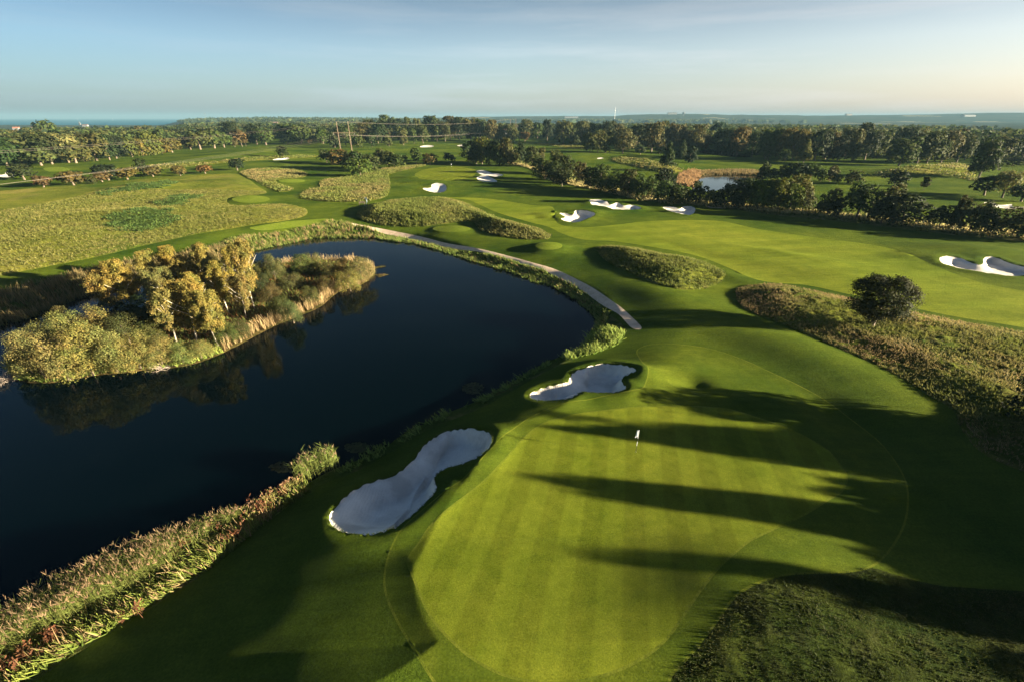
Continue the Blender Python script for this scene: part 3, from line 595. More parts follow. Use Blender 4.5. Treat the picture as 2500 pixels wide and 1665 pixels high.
# --- tree rows in front of the left woods
cluster([(20,409,338,62,'tall','dk'),(56,404,352,52,'tall','ol'),(102,405,356,50,'oak','ol'),(128,402,326,62,'tall','dk'),(168,398,322,66,'oak','wil','huge pale willow, brightest tree of the left woods'),(186,399,346,48,'oak','ol'),(208,396,372,36,'bush','ol'),(237,393,325,66,'tall','ol'),(268,392,330,40,'tall','dk'),(285,388,332,40,'tall','vd'),
 (324,384,337,32,'alder','lg'),(350,382,338,28,'alder','og'),(375,379,322,40,'alder','lg'),(397,375,334,28,'alder','og'),(421,373,336,36,'oak','og'),
 (466,366,335,30,'oak','br'),(490,366,318,42,'oak','ol'),(524,363,317,42,'oak','g'),(548,361,322,32,'oak','g'),(568,352,297,36,'tall','vd'),(592,359,318,30,'birch','au','bright orange loose tree in the left-centre tree row'),(601,358,331,14,'birch','au'),(574,360,340,16,'oak','br'),
 (628,354,304,40,'tall','dk'),(650,355,312,36,'oak','g'),(703,352,303,46,'tall','g'),(736,352,302,50,'tall','g'),(757,352,340,12,'oak','au'),(786,351,330,24,'oak','au')],'in the row edging the left woods','trees edging the left woods',wf=1.3)
x,y=ground_pt(125,352); place_tree(x,y,hz(x,y),25.5,20,'oak','g','tallest tree on the left, rising above the sea horizon')
x,y=ground_pt(80,362); place_tree(x,y,hz(x,y),16,18,'oak','dk','dark tree left of the tallest one in the left woods')
# --- dark hedge clump left of centre
cluster([(798,398,366,36,'bush','dk'),(828,402,364,46,'bush','br'),(854,412,368,60,'bush','ol'),(880,430,386,50,'alder','lg'),(905,420,378,38,'alder','g'),(872,415,372,40,'bush','dk'),(927,403,363,32,'alder','g'),(946,404,370,32,'alder','g'),(963,410,376,42,'alder','g'),(986,401,380,24,'alder','g'),(1017,403,363,28,'birch','g'),
 (1050,403,375,30,'oak','br','brown-tinged round tree by the small far green'),(1096,399,374,27,'bush','vd','very dark ball-shaped tree behind the small far green')],'in the clump left of the far green','trees of the hedge clump left of centre',wf=1.25)
# --- front trees of the central wood
cluster([(818,362,322,26,'alder','dk'),(790,352,318,34,'tall','g'),(845,356,305,44,'tall','g'),(875,362,328,28,'alder','g'),(889,350,302,38,'tall','ol'),(908,360,326,26,'tall','dk'),(932,350,300,38,'oak','dk'),(950,358,329,20,'alder','ol'),(905,340,292,36,'tall','ol'),(942,340,282,32,'tall','g'),(958,338,284,22,'tall','ol'),(975,340,290,30,'tall','dk'),(985,356,318,22,'tall','ol'),(997,340,286,20,'tall','ol'),(1011,351,311,24,'tall','g'),(1033,351,305,27,'tall','ol'),(1022,340,290,24,'tall','ol'),
 (1055,344,283,44,'tall','dk'),(1067,346,304,30,'tall','g'),(1087,346,297,34,'tall','ol'),(1100,342,285,40,'tall','br'),(1122,343,286,34,'tall','dk'),(1150,346,287,40,'tall','ol'),(1172,346,290,34,'tall','g'),(1200,347,294,34,'tall','br'),(1222,350,300,32,'conifer','ol'),(1247,350,302,38,'tall','ol'),(1281,346,322,24,'oak','au','small rusty-red tree in front of the central wood'),(1268,345,318,22,'oak','g'),(1284,340,292,38,'tall','ol'),(1312,340,300,30,'tall','g'),(1336,346,292,26,'tall','vd')],'along the front of the central wood','trees at the front of the central wood')
# --- tall hedge in the middle
cluster([(1143,396,349,34,'alder','dk'),(1163,402,340,32,'alder','dk'),(1177,402,336,36,'alder','lg'),(1199,404,341,28,'alder','g'),(1219,405,343,34,'alder','dk'),(1240,405,337,38,'alder','ol'),(1270,399,349,25,'alder','dk'),(1299,408,356,32,'alder','ol'),(1322,408,362,16,'poplar','ol'),(1315,424,385,34,'bush','g'),(1330,438,394,46,'bush','g'),(1356,428,367,30,'alder','ol'),(1380,442,380,36,'alder','dk'),(1352,448,396,40,'bush','dk'),(1372,456,406,46,'bush','dk'),
 (1415,450,394,26,'alder','br'),(1440,462,408,38,'alder','dk'),(1466,466,402,38,'alder','g'),(1478,470,424,30,'bush','lg'),(1500,474,418,38,'bush','g'),(1532,480,415,36,'alder','ol'),(1556,484,424,40,'bush','g'),(1590,486,432,40,'bush','g'),(1617,478,410,46,'alder','vd'),(1618,494,440,42,'bush','g'),(1655,497,447,46,'bush','g'),(1697,499,443,38,'alder','dk'),(1731,500,464,26,'bush','g')],'in the hedgerow between the two holes','hedgerow trees left of the small pond',wf=1.3)
cluster([(1768,507,449,48,'alder','dk'),(1795,508,440,44,'alder','dk'),(1822,509,438,44,'bush','g'),(1848,511,436,44,'alder','lg'),(1873,512,440,40,'bush','g'),(1897,514,434,50,'alder','lg'),(1938,500,428,52,'oak','og','orange-tinted tree behind the long hedgerow on the right'),(1925,517,452,44,'bush','lg'),(1958,517,462,44,'bush','ol'),(2018,526,460,48,'alder','ol'),(2034,530,488,34,'bush','dk'),(2090,534,446,66,'oak','g','largest open-crowned tree of the right hedgerow'),(2158,538,448,56,'alder','ol'),(2150,546,480,52,'bush','dk'),(2200,548,474,88,'bush','dk'),(2290,558,502,58,'bush','dk'),(2324,562,480,28,'poplar','ol'),(2365,567,487,70,'bush','ol'),(2398,573,502,48,'bush','dk'),(2468,580,512,76,'bush','ol'),(2530,590,515,70,'bush','dk')],'in the long hedgerow right of the pond','hedgerow trees right of the small pond',wf=1.22)
# --- behind the small pond
cluster([(1859,442,397,30,'alder','g'),(1884,440,412,28,'bush','dk'),(1907,440,404,34,'alder','g'),(1938,441,396,46,'oak','dk'),(1974,441,399,40,'oak','g'),(2003,444,415,20,'alder','g'),(2025,444,405,32,'alder','ol'),(2040,448,424,24,'bush','g'),(2077,451,416,36,'alder','ol'),(2183,455,416,44,'alder','dk'),(2254,467,434,22,'birch','ol'),(2402,478,427,56,'oak','dk'),(2446,484,413,48,'oak','yg','yellow-green tree with a pale trunk near the right edge'),(2492,493,448,56,'oak','dk')],'scattered beyond the right hedgerow','scattered trees beyond the right hedgerow')
cluster([(1627,418,343,36,'conifer','dk','tall ragged conifer beside the small pond'),(1662,390,340,34,'conifer','dk','conifer behind the tall ragged one'),(1684,398,359,29,'alder','vd','small dense pine right of the two conifers')],'','conifers by the small pond')
# --- right woods front
cluster([(1375,352,294,46,'tall','ol'),(1405,356,330,30,'conifer','dk'),(1395,348,300,34,'tall','g'),(1420,350,296,40,'tall','ol'),(1440,373,324,38,'tall','ol'),(1459,374,320,34,'tall','ol'),(1478,374,322,38,'tall','ol'),(1450,352,300,34,'tall','dk'),(1480,352,294,44,'oak','dk'),(1520,376,316,52,'tall','olp','broad pale olive tree standing forward of the right woods'),(1505,352,302,34,'tall','br'),(1563,378,356,24,'oak','dk'),(1553,366,306,44,'tall','dk'),(1590,371,298,56,'tall','br'),(1610,376,360,24,'oak','dk'),(1640,366,301,50,'tall','br'),(1618,352,296,30,'tall','g'),(1672,366,318,28,'tall','og'),(1700,368,306,46,'tall','br'),(1722,366,330,28,'tall','og'),(1745,352,296,38,'tall','bl'),(1760,380,312,44,'tall','dk'),(1798,383,308,50,'oak','au','big tree with a rust-orange top in the right woods'),(1835,386,322,40,'tall','dk'),(1868,390,312,48,'tall','g'),(1874,391,332,24,'poplar','ol'),(1900,390,316,46,'tall','og'),(1915,396,364,28,'bush','g'),(1932,392,312,48,'tall','og'),(1961,398,339,32,'conifer','olp','sunlit conifer against the dark right woods'),(1988,394,315,52,'oak','dk'),(2020,392,324,36,'tall','br'),(2044,394,334,48,'bush','dk'),(2078,397,318,34,'poplar','ol'),(2110,391,316,52,'tall','dk'),(2140,388,320,46,'poplar','ol'),(2060,384,312,44,'tall','ol'),(2095,380,300,40,'tall','dk')],'along the front of the right woods','trees at the front of the right woods')
cluster([(2193,406,337,66,'poplar','ol'),(2238,400,326,56,'tall','ol'),(2262,400,322,56,'tall','ol'),(2296,399,320,52,'tall','ol'),(2334,398,328,56,'tall','ol'),(2388,437,341,56,'tall','dk','tall dark tree standing alone on the golden hillside'),(2434,398,336,44,'poplar','ol'),(2456,398,342,34,'poplar','dk'),(2492,394,341,44,'oak','dk'),(2470,406,384,56,'bush','dk'),(2196,380,306,56,'oak','dk'),(2232,376,312,40,'tall','olp')],'in the birch grove at the right','trees of the grove at the right')
# --- generated trees filling the woods behind those rows
FRONT=[(-300,420),(0,405),(100,400),(170,395),(237,390),(330,381),(400,371),(450,364),(525,360),(600,356),(650,351),(700,350),(800,350),(870,356),(960,352),(1050,344),(1100,342),(1180,343),(1250,343),(1300,340),(1350,343),(1400,350),(1500,366),(1600,370),(1700,368),(1780,379),(1850,387),(1920,392),(2000,393),(2130,392),(2250,396),(2400,392),(2500,396),(2800,400)]
fx=[q[0] for q in FRONT]; fy=[q[1] for q in FRONT]
GAPS=[(28,75,330,352),(660,695,340,352),(430,462,330,368),(2350,2700,331,352)]
def ingap(px,py): return any(a<px<b and c<py<d for a,b,c,d in GAPS)
ZONES=[(-60,420,'left woods',62),(420,800,'woods left of the power poles',38),(800,1340,'central wood',40),(1340,2120,'right woods',58),(2120,2560,'woods behind the birch grove',28)]
pal=['dk','dk','g','ol','ol','br','g','vd','g','olp','bl','dk']
for a,b,zn,nn in ZONES:
    for i in range(nn):
        px=rng.uniform(a,b); f=np.interp(px,fx,fy); py=f-2-(f-318)*.62*(i+rng.uniform())/nn
        if ingap(px,py): continue
        kind=['tall','oak','tall','conifer' if rng.uniform()<.25 else 'tall','poplar'][i%5]; c=pal[rng.integers(len(pal))]
        x,y=ground_pt(px,py); h=rng.uniform(11.5,16.5); 
        place_tree(x,y,hz(x,y),h,h*rng.uniform(.75,1.0),kind,c,f"{CW[c]} {SHAPE[kind]} crowded among others inside the {zn}",group=f"trees crowded inside the {zn}")
print('TREES',tcount)
# --- distant woodland as one mass
def far_wood():
    Vs=[];Fs=[];Cs=[];off=0; D=330.; rr=np.random.default_rng(11)
    cols=np.array([PINK[c] for c in ['dk','g','ol','g','bl','ol','dk','ol','g']])
    tot=0
    while D<3500:
        sp=11 if D<900 else 17 if D<1900 else 34
        n=int(D*2.1/sp); a=np.linspace(-1.02,1.02,n)+rr.uniform(-.5,.5,n)*sp/D; d=D+rr.uniform(-.5,.5,n)*sp
        x=d*np.sin(a); y=d*np.cos(a); z=H_base(x,y); dep=y*CP+(HC-z)*SP; px=1250+F*x/dep; py=832.5+F*((HC-z)*CP-y*SP)/dep
        k=(py<np.interp(px,fx,fy)-9)&(z>-6)
        g=vnoise(x/260,y/260,21)+.5*vnoise(x/110,y/110,22); k&=g>(-.6 if D<900 else -.22)
        k&=~((px>2340)&(py>331)&(py<353))&~((px>28)&(px<75)&(py>330)&(py<352))
        x,y,z=x[k],y[k],z[k]; m=len(x); tot+=m
        if m:
            q=64 if D<900 else 22 if D<1900 else 12
            hh=rr.uniform(10,16,m)*(1.0 if D<1900 else 1.0); w=sp*rr.uniform(.5,.75,m); sz=w*(.23 if q==64 else .42 if q==22 else .6)
            cc=cols[rr.integers(len(cols),size=m)]*rr.uniform(.5,.85,(m,1))
            u=rr.normal(size=(m,q,3)); u/=np.linalg.norm(u,axis=2)[:,:,None]; u[:,:,2]=np.abs(u[:,:,2])*1.2-.35
            lump=1+.22*np.sin(u[:,:,0]*5+rr.uniform(0,6,(m,1)))*np.cos(u[:,:,1]*4+rr.uniform(0,6,(m,1)))
            C=np.stack([x[:,None]+u[:,:,0]*w[:,None]*lump,y[:,None]+u[:,:,1]*w[:,None]*lump,z[:,None]+(hh*.55)[:,None]+u[:,:,2]*(hh*.45)[:,None]*lump],2).reshape(-1,3)
            nn=(u+rr.normal(size=u.shape)*.35).reshape(-1,3); nn/=np.linalg.norm(nn,axis=1)[:,None]
            s=np.repeat(sz,q)*rr.uniform(.7,1.2,m*q)
            r=rr.normal(size=nn.shape); t=np.cross(nn,r); t/=np.linalg.norm(t,axis=1)[:,None]; b=np.cross(nn,t)
            V=np.stack([C-t*s[:,None],C-b*s[:,None]*.7,C+t*s[:,None],C+b*s[:,None]*.7],1).reshape(-1,3)
            Vs.append(V); Fs.append(np.arange(len(V)).reshape(-1,4)+off); off+=len(V); Cs.append(np.repeat(cc,q*4,axis=0))
        D+=sp*(.9 if D<900 else 1.1)
    o=mesh_np('distant_woodland',np.concatenate(Vs),np.concatenate(Fs),M['plant'],col=np.concatenate(Cs))
    tag(o,'continuous mass of distant woodland reaching back to the horizon','woodland',None,'stuff'); print('far trees',tot)
far_wood()
# ------------------------------------------------------------------ island planting
ZI=WATER+.45
def isl(rows,place,group,bark='birch',**k):
    rows=sorted(rows,key=lambda q:q[0])
    for i,q in enumerate(rows):
        bx,by,top,w,kind,col=q[:6]
        lb=q[6] if len(q)>6 else f"{CW[col]} {k.get('word','pale-trunked birch')}, {ordn(i) if i else 'leftmost'}{' from the left' if i else ''} {place}"
        tree_px(bx,by,top,w*1.22,kind,col,lb,zplane=ZI,group=group,cat='tree' if kind!='bush' else 'bush',name=k.get('name'),bark=bark,lod=0)
isl([(434,846,706,74,'birch','gold'),(482,839,692,78,'birch','gold'),(532,843,712,62,'birch','gold'),(560,768,640,62,'birch','gold'),(602,782,676,46,'birch','yg'),(623,760,588,66,'birch','gold','tallest golden birch on the island, by the gap to the open pond'),(546,742,628,62,'birch','yg'),(484,748,624,72,'birch','gold'),(418,770,658,66,'birch','yg'),(330,770,638,80,'birch','gold'),(392,748,616,66,'birch','gold'),(440,728,604,62,'birch','gold'),(516,704,598,62,'birch','gold'),(290,775,660,64,'birch','gold'),(580,700,606,52,'birch','gold'),(500,790,668,60,'birch','gold'),(452,806,690,56,'birch','gold')],'on the wooded island','birches on the island')
isl([(78,908,828,70,'bush','wil'),(112,922,805,96,'bush','wil'),(168,925,806,96,'bush','wil'),(226,912,792,100,'bush','yg'),(286,905,800,100,'bush','wil'),(342,896,812,90,'bush','yg'),(396,888,826,80,'bush','yg'),(448,882,838,64,'bush','yg'),(140,882,786,90,'bush','yg'),(208,868,762,90,'bush','wil'),(262,850,745,80,'bush','yg'),(322,862,770,88,'bush','ol'),(382,850,780,70,'bush','ol'),(178,835,752,54,'birch','olp'),(492,872,832,58,'bush','yg'),(560,838,790,50,'bush','ol'),(592,822,780,44,'bush','ol'),(350,812,728,80,'bush','dk'),(410,806,720,70,'bush','dk'),(300,815,735,70,'bush','dk'),(470,770,700,70,'bush','dk'),(520,806,752,44,'bush','ol')],'at the near end of the island','willow bushes on the island','bark',word='rounded willow bush',name='willow_bush')
isl([(675,690,620,44,'bush','olp'),(742,676,620,52,'bush','olp'),(768,672,616,36,'bush','olp'),(806,684,640,36,'bush','olp'),(838,680,632,42,'bush','wil'),(882,686,632,56,'bush','wil','pale fluffy bush at the far tip of the island'),(856,710,660,56,'bush','yg','bright rounded bush on the shore just before the island tip'),(640,690,636,46,'bush','ol'),(718,788,734,42,'bush','olp'),(690,770,724,50,'bush','ol'),(760,742,700,46,'bush','ol'),(712,712,664,50,'bush','br'),(790,716,676,40,'bush','br'),(668,742,690,50,'bush','br'),(640,724,668,40,'bush','dk')],'on the low end of the island','shrubs on the low end of the island','bark',word='low shrub',name='island_shrub')
# dead branches in the water
def deadbush(px,py,r,lb):
    x,y=on_plane(px,py,WATER); mb=MB(); rg=np.random.default_rng(int(px))
    for i in range(46):
        a=rg.uniform(0,6.28); e=rg.uniform(.15,1.1); l=r*rg.uniform(.5,1.1); d=np.array((math.cos(a)*math.cos(e),math.sin(a)*math.cos(e),math.sin(e)*.8)); p0=rg.normal(size=3)*.15*r; p0[2]=-.1
        p1=p0+d*l*.5+rg.normal(size=3)*.08; p2=p0+d*l+rg.normal(size=3)*.15+(0,0,-.12*l); mb.tube([p0,p1,p2],[.035,.025,.01],4)
        for s in (-1,1):
            q=p1+(p2-p1)*.4; mb.tube([q,q+rg.normal(size=3)*.3*r*.6],[.015,.006],3)
    o=mb.build('dead_shrub',M['dead']); o.location=(x,y,WATER+.02); tag(o,lb,'dead shrub')
deadbush(22,925,2.6,'tangle of bare dead branches lying in the water at the left edge'); deadbush(398,898,1.6,'small bare branches sticking out of the island bank over dark water')
# ------------------------------------------------------------------ plants: reeds, weeds, grass tufts (uncountable)
class Blades:
    def __init__(s): s.V=[];s.C=[]
    def add(s,B,Dv,w,c0,c1,tip=.15,mid=None):
        n=len(B)
        if n==0: return
        r=rng.normal(size=(n,3)); r[:,2]*=.3; t=np.cross(Dv,r); t/=np.linalg.norm(t,axis=1)[:,None]+1e-9; w=np.broadcast_to(np.asarray(w,float),(n,))[:,None]
        s.V.append(np.stack([B-t*w/2,B+t*w/2,B+Dv+t*w/2*tip,B+Dv-t*w/2*tip],1).reshape(-1,3))
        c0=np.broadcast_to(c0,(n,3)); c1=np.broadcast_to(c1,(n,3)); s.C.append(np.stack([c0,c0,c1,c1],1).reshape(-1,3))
    def build(s,name,label,cat):
        if not s.V: return
        V=np.concatenate(s.V); o=mesh_np(name,V,np.arange(len(V)).reshape(-1,4),M['plant'],col=np.concatenate(s.C)); return tag(o,label,cat,None,'stuff')
def scatter(poly,n,clump=0):
    x0,y0=poly.min(0); x1,y1=poly.max(0); out=np.zeros((0,2)); k=0
    while len(out)<n and k<60:
        p=np.c_[rng.uniform(x0,x1,n*2),rng.uniform(y0,y1,n*2)]; m=inside(poly,p[:,0],p[:,1])
        if clump: m&=rng.uniform(size=len(p))<np.clip(.55+clump*2*fbm(p[:,0]/1.4,p[:,1]/1.4,40,2),.03,1)
        out=np.r_[out,p[m]]; k+=1
    return out[:n]
def area(p): x,y=p[:,0],p[:,1]; return abs(np.dot(x,np.roll(y,1))-np.dot(y,np.roll(x,1)))/2
def vary(c,n,s=.18): return np.atleast_2d(np.array(c))*rng.uniform(1-s,1+s,(n,1))*rng.uniform(.93,1.07,(n,3))
def reeds(bl,pts,h,plume=1.0,wscale=1.0,stalk=(.2,.2,.06),leaf=(.16,.2,.05),tipc=(.3,.19,.13),nleaf=5):
    n=len(pts); z=np.maximum(H(pts[:,0],pts[:,1]),WATER-.1); B=np.c_[pts,z]; h=np.broadcast_to(h,(n,))*rng.uniform(.75,1.15,n)
    D=np.c_[rng.normal(size=(n,2))*.09-S2*.05,np.ones(n)]*h[:,None]; bl.add(B,D,.03*wscale,vary(stalk,n),vary(stalk,n),.5)
    for i in range(nleaf):
        f=rng.uniform(.25,.92,n)[:,None]; a=rng.uniform(0,6.28,n); L=(h*rng.uniform(.2,.34,n))[:,None]
        bl.add(B+D*f,np.c_[np.cos(a)*.7,np.sin(a)*.7,rng.uniform(.2,.9,n)]*L,.05*wscale,vary(leaf,n,.3),vary(leaf,n,.3),.1)
    m=rng.uniform(size=n)<plume
    for i in range(3):
        q=m.sum(); bl.add((B+D*.93)[m],np.c_[rng.normal(size=(q,2))*.35,np.ones(q)]*(h[m]*.15)[:,None],.085*wscale,vary(tipc,q,.25),vary(tipc,q,.25),.25)
def tufts(bl,pts,h,w,c0,c1,k=4,spread=.55,z=None):
    n=len(pts)
    if n==0: return
    z=H(pts[:,0],pts[:,1]) if z is None else z; h=np.broadcast_to(h,(n,)); w=np.broadcast_to(w,(n,))
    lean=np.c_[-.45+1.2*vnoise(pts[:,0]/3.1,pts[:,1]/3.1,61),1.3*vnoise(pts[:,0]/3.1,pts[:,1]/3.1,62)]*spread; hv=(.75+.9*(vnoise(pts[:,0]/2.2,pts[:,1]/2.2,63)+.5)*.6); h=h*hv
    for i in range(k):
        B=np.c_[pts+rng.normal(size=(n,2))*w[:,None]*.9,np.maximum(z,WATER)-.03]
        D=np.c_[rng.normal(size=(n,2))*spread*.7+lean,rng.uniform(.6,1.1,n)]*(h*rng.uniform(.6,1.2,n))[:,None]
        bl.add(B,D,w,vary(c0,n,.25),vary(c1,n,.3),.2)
def pl(pts,z=WATER): return crom([on_plane(*p,z) for p in pts],3)
RZ=[(-160,1660),(-60,1590),(0,1552),(170,1444),(360,1355),(480,1305),(594,1256),(600,1268),(520,1335),(430,1400),(297,1482),(150,1560),(40,1625),(-100,1720)]
b=Blades(); P=pl(RZ); A=area(P); pts=scatter(P,int(A*42),.4); px=np.array([project(q[0],q[1],WATER)[0] for q in pts])
reeds(b,pts,np.interp(px,[-100,400,560,620],[2.0,1.85,1.5,1.0]),.6,.5,(.16,.17,.05),(.12,.15,.035),(.22,.15,.09)); b.build('reeds','tall plumed reeds along the near left bank of the pond','reeds')
b=Blades(); P=pl([(722,1172),(735,1150),(770,1128),(810,1118),(832,1128),(826,1150),(790,1168),(750,1184)]); pts=scatter(P,int(area(P)*26)); reeds(b,pts,1.9,.3,.8,(.17,.19,.05),(.14,.18,.045),(.22,.16,.1)); b.build('reeds','isolated reed clump on the bank left of the kidney bunker','reeds')
# weeds below the reeds
b=Blades(); P=pl([(-160,1740),(-60,1650),(0,1590),(150,1530),(297,1468),(430,1385),(520,1322),(600,1262),(735,1186),(760,1188),(700,1230),(640,1275),(509,1396),(297,1532),(85,1667),(-60,1760)],WATER+.5); pts=scatter(P,int(area(P)*34),.35)
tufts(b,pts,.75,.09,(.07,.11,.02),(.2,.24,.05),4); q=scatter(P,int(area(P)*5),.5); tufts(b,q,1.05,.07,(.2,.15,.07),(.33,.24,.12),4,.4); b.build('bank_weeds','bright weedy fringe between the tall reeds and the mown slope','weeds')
b=Blades()
for (cx,cy,n) in ((530,1262,5),(600,1215,6),(625,1205,4),(470,1295,6),(440,1322,3),(650,1188,6),(690,1172,5),(140,1545,10),(58,1600,12),(355,1485,5),(640,1215,14),(575,1275,12)):
    x,y=on_plane(cx,cy+35,WATER+.4); p=np.array([x,y])+rng.normal(size=(n,2))*.34
    reeds(b,p,1.15,0,1,(.09,.045,.02),(.11,.05,.022),nleaf=6)
    k=np.repeat(np.c_[p,np.maximum(H(p[:,0],p[:,1]),WATER)],7,axis=0); m=len(k); k[:,2]+=rng.uniform(.4,1.15,m); k[:,:2]+=rng.normal(size=(m,2))*.09; b.add(k,rng.normal(size=(m,3))*.1+(0,0,.12),.09,vary((.085,.035,.02),m,.35),vary((.14,.06,.03),m,.35),.6)
b.build('red_dock_plants','rusty red seed-headed plants scattered in the bank reeds','plants')
b=Blades(); P=pl([(600,1250),(640,1225),(700,1190),(728,1172),(740,1186),(690,1215),(640,1256),(610,1278)],WATER+.3); pts=scatter(P,int(area(P)*24)); reeds(b,pts,1.15,.5,.9,(.25,.2,.08),(.2,.2,.06),(.36,.22,.14)); b.build('reeds','short pinkish reeds between the tall reeds and the isolated clump','reeds')
# pond margins further along
b=Blades(); P=pl([(828,1150),(870,1110),(920,1086),(964,1066),(1000,1045),(1060,1018),(1100,1000),(1160,975),(1220,942),(1300,898),(1380,862),(1420,838),(1432,846),(1420,868),(1340,898),(1270,938),(1200,975),(1150,997),(1100,1016),(1040,1043),(1000,1068),(930,1108),(870,1140)],WATER+.3); pts=scatter(P,int(area(P)*7),1.0); tufts(b,pts,.55,.1,(.08,.15,.03),(.22,.3,.07),4)
P=pl([(1380,868),(1430,815),(1460,790),(1500,800),(1525,812),(1520,826),(1500,840),(1440,862)],-.5); pts=scatter(P,int(area(P)*13),.3); tufts(b,pts,.8,.13,(.1,.17,.03),(.27,.33,.08),5); b.build('bank_weeds','green weeds along the bank beside the bunkers and the path end','weeds')
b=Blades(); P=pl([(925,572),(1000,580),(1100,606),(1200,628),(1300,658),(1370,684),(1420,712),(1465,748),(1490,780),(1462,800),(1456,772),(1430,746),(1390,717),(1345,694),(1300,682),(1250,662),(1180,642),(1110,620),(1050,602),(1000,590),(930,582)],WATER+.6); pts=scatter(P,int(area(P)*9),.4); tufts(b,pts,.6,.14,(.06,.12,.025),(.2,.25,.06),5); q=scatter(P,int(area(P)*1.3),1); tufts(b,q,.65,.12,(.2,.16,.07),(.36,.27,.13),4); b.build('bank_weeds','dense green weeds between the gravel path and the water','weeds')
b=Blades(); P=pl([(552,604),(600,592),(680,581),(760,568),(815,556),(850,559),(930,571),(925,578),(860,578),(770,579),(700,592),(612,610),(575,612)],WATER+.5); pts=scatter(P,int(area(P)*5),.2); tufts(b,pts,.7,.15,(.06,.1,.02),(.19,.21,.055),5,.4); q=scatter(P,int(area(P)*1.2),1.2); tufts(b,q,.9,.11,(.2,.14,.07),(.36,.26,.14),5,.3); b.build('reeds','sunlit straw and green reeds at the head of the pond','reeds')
b=Blades(); P=pl([(-300,850),(-300,780),(0,738),(100,714),(180,690),(250,672),(330,656),(450,636),(545,612),(575,616),(560,628),(500,645),(400,665),(300,690),(200,720),(110,756),(0,788)],WATER+.6); pts=scatter(P,int(area(P)*5),.2); tufts(b,pts,1.3,.14,(.07,.08,.025),(.2,.15,.07),5,.25); b.build('reeds','brownish reed belt on the shaded far bank behind the island','reeds')
# island edge reeds and undergrowth
b=Blades(); d=sdf(ISLE,*(lambda p:(p[:,0],p[:,1]))(scatter(ISLE,1)),2)
pts=scatter(ISLE,int(area(ISLE)*7)); ds=sdf(ISLE,pts[:,0],pts[:,1],1); px=np.array([project(q[0],q[1],WATER)[0] for q in pts])
e=pts[(ds<1.8)&(px>545)]; tufts(b,e,1.55,.1,(.22,.16,.08),(.4,.3,.16),6,.18,z=np.full(len(e),WATER+.2)); b.build('reeds','straw-coloured reeds edging the island shore','reeds')
b=Blades(); e=pts[(ds<1.2)&(px<=545)]; tufts(b,e,.7,.16,(.14,.2,.04),(.3,.34,.08),5,.5,z=np.full(len(e),WATER+.2))
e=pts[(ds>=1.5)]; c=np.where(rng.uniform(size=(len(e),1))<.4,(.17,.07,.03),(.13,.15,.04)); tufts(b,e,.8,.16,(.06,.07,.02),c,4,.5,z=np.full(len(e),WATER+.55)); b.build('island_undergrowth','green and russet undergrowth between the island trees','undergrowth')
# long grass tufts
b=Blades()
def fesc_tufts(P,dens,h,w,clip=None,dry=.3,c0=(.045,.065,.012),c1=(.15,.175,.04)):
    pts=scatter(P,int(min(area(P),6000)*dens) if clip is None else int(area(P)*dens),.25)
    if clip: pts=pts[clip(pts[:,0],pts[:,1])]
    dr=np.clip(.5+1.6*fbm(pts[:,0]/9,pts[:,1]/9,31,3),0,1)[:,None]*dry*2; c=np.array(c1)*(1-dr)+np.array((.27,.21,.09))*dr
    tufts(b,pts,h,w,c0,c,3,.5)
FE={q[2]:q[3] for q in REG if q[0]=='fesc'}; FL=[q for q in REG if q[0]=='fesc']
fesc_tufts(FL[0][3],7,.5,.2,dry=.22); fesc_tufts(FL[1][3],9,.42,.14,dry=.12); fesc_tufts(FL[2][3],15,.32,.08,lambda x,y:(x<74)&(y<80),.75,(.06,.075,.016),(.17,.18,.045)); fesc_tufts(FL[6][3],60,.13,.035,lambda x,y:(x<32)&(y<24),.12,(.016,.03,.007),(.042,.06,.013))  # bottom right tufts are coloured darker as well, standing in for dim light
fesc_tufts(FL[5][3],2.2,.6,.3,dry=.4); fesc_tufts(FL[3][3],4,.34,.13,lambda x,y:(y<175)&(x>-150),.22,(.065,.085,.016),(.165,.17,.038)); fesc_tufts(FL[4][3],1.5,.6,.35,dry=.5)
for q in FL[7:]: fesc_tufts(q[3],.25,.8,.6,dry=.4)
for q in REG:
    if q[0]=='nettle': pts=scatter(q[3],int(area(q[3])*2.2),.6); tufts(b,pts,.6,.3,(.02,.05,.012),(.07,.11,.025),4,.5)
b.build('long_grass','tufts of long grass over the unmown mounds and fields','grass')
b=Blades(); P=W([(1240,400),(1300,415),(1350,442),(1480,470),(1600,494),(1680,500),(1760,508),(1900,520),(2080,538),(2300,565),(2500,585),(2500,570),(2300,552),(2080,528),(1900,510),(1750,498),(1600,484),(1480,460),(1350,430),(1290,405)],3); pts=scatter(P,int(area(P)*1.6),1.2); tufts(b,pts,.9,.35,(.18,.17,.06),(.5,.42,.2),4); b.build('hedge_grass','pale tall grass at the foot of the hedgerow','grass')
b=Blades(); P=on=pl([(1655,455),(1660,430),(1690,420),(1715,424),(1712,430),(1695,450),(1690,458)],-.5); tufts(b,scatter(P,700),1.1,.3,(.16,.1,.05),(.32,.2,.1),4,.35); P=pl([(1712,430),(1714,422),(1780,418),(1850,420),(1862,432),(1840,430),(1764,428)],-.5); tufts(b,scatter(P,900),1.1,.3,(.08,.07,.03),(.2,.15,.07),4,.25); b.build('reeds','russet reeds around the small pond behind the hedgerow','reeds')
b=Blades()
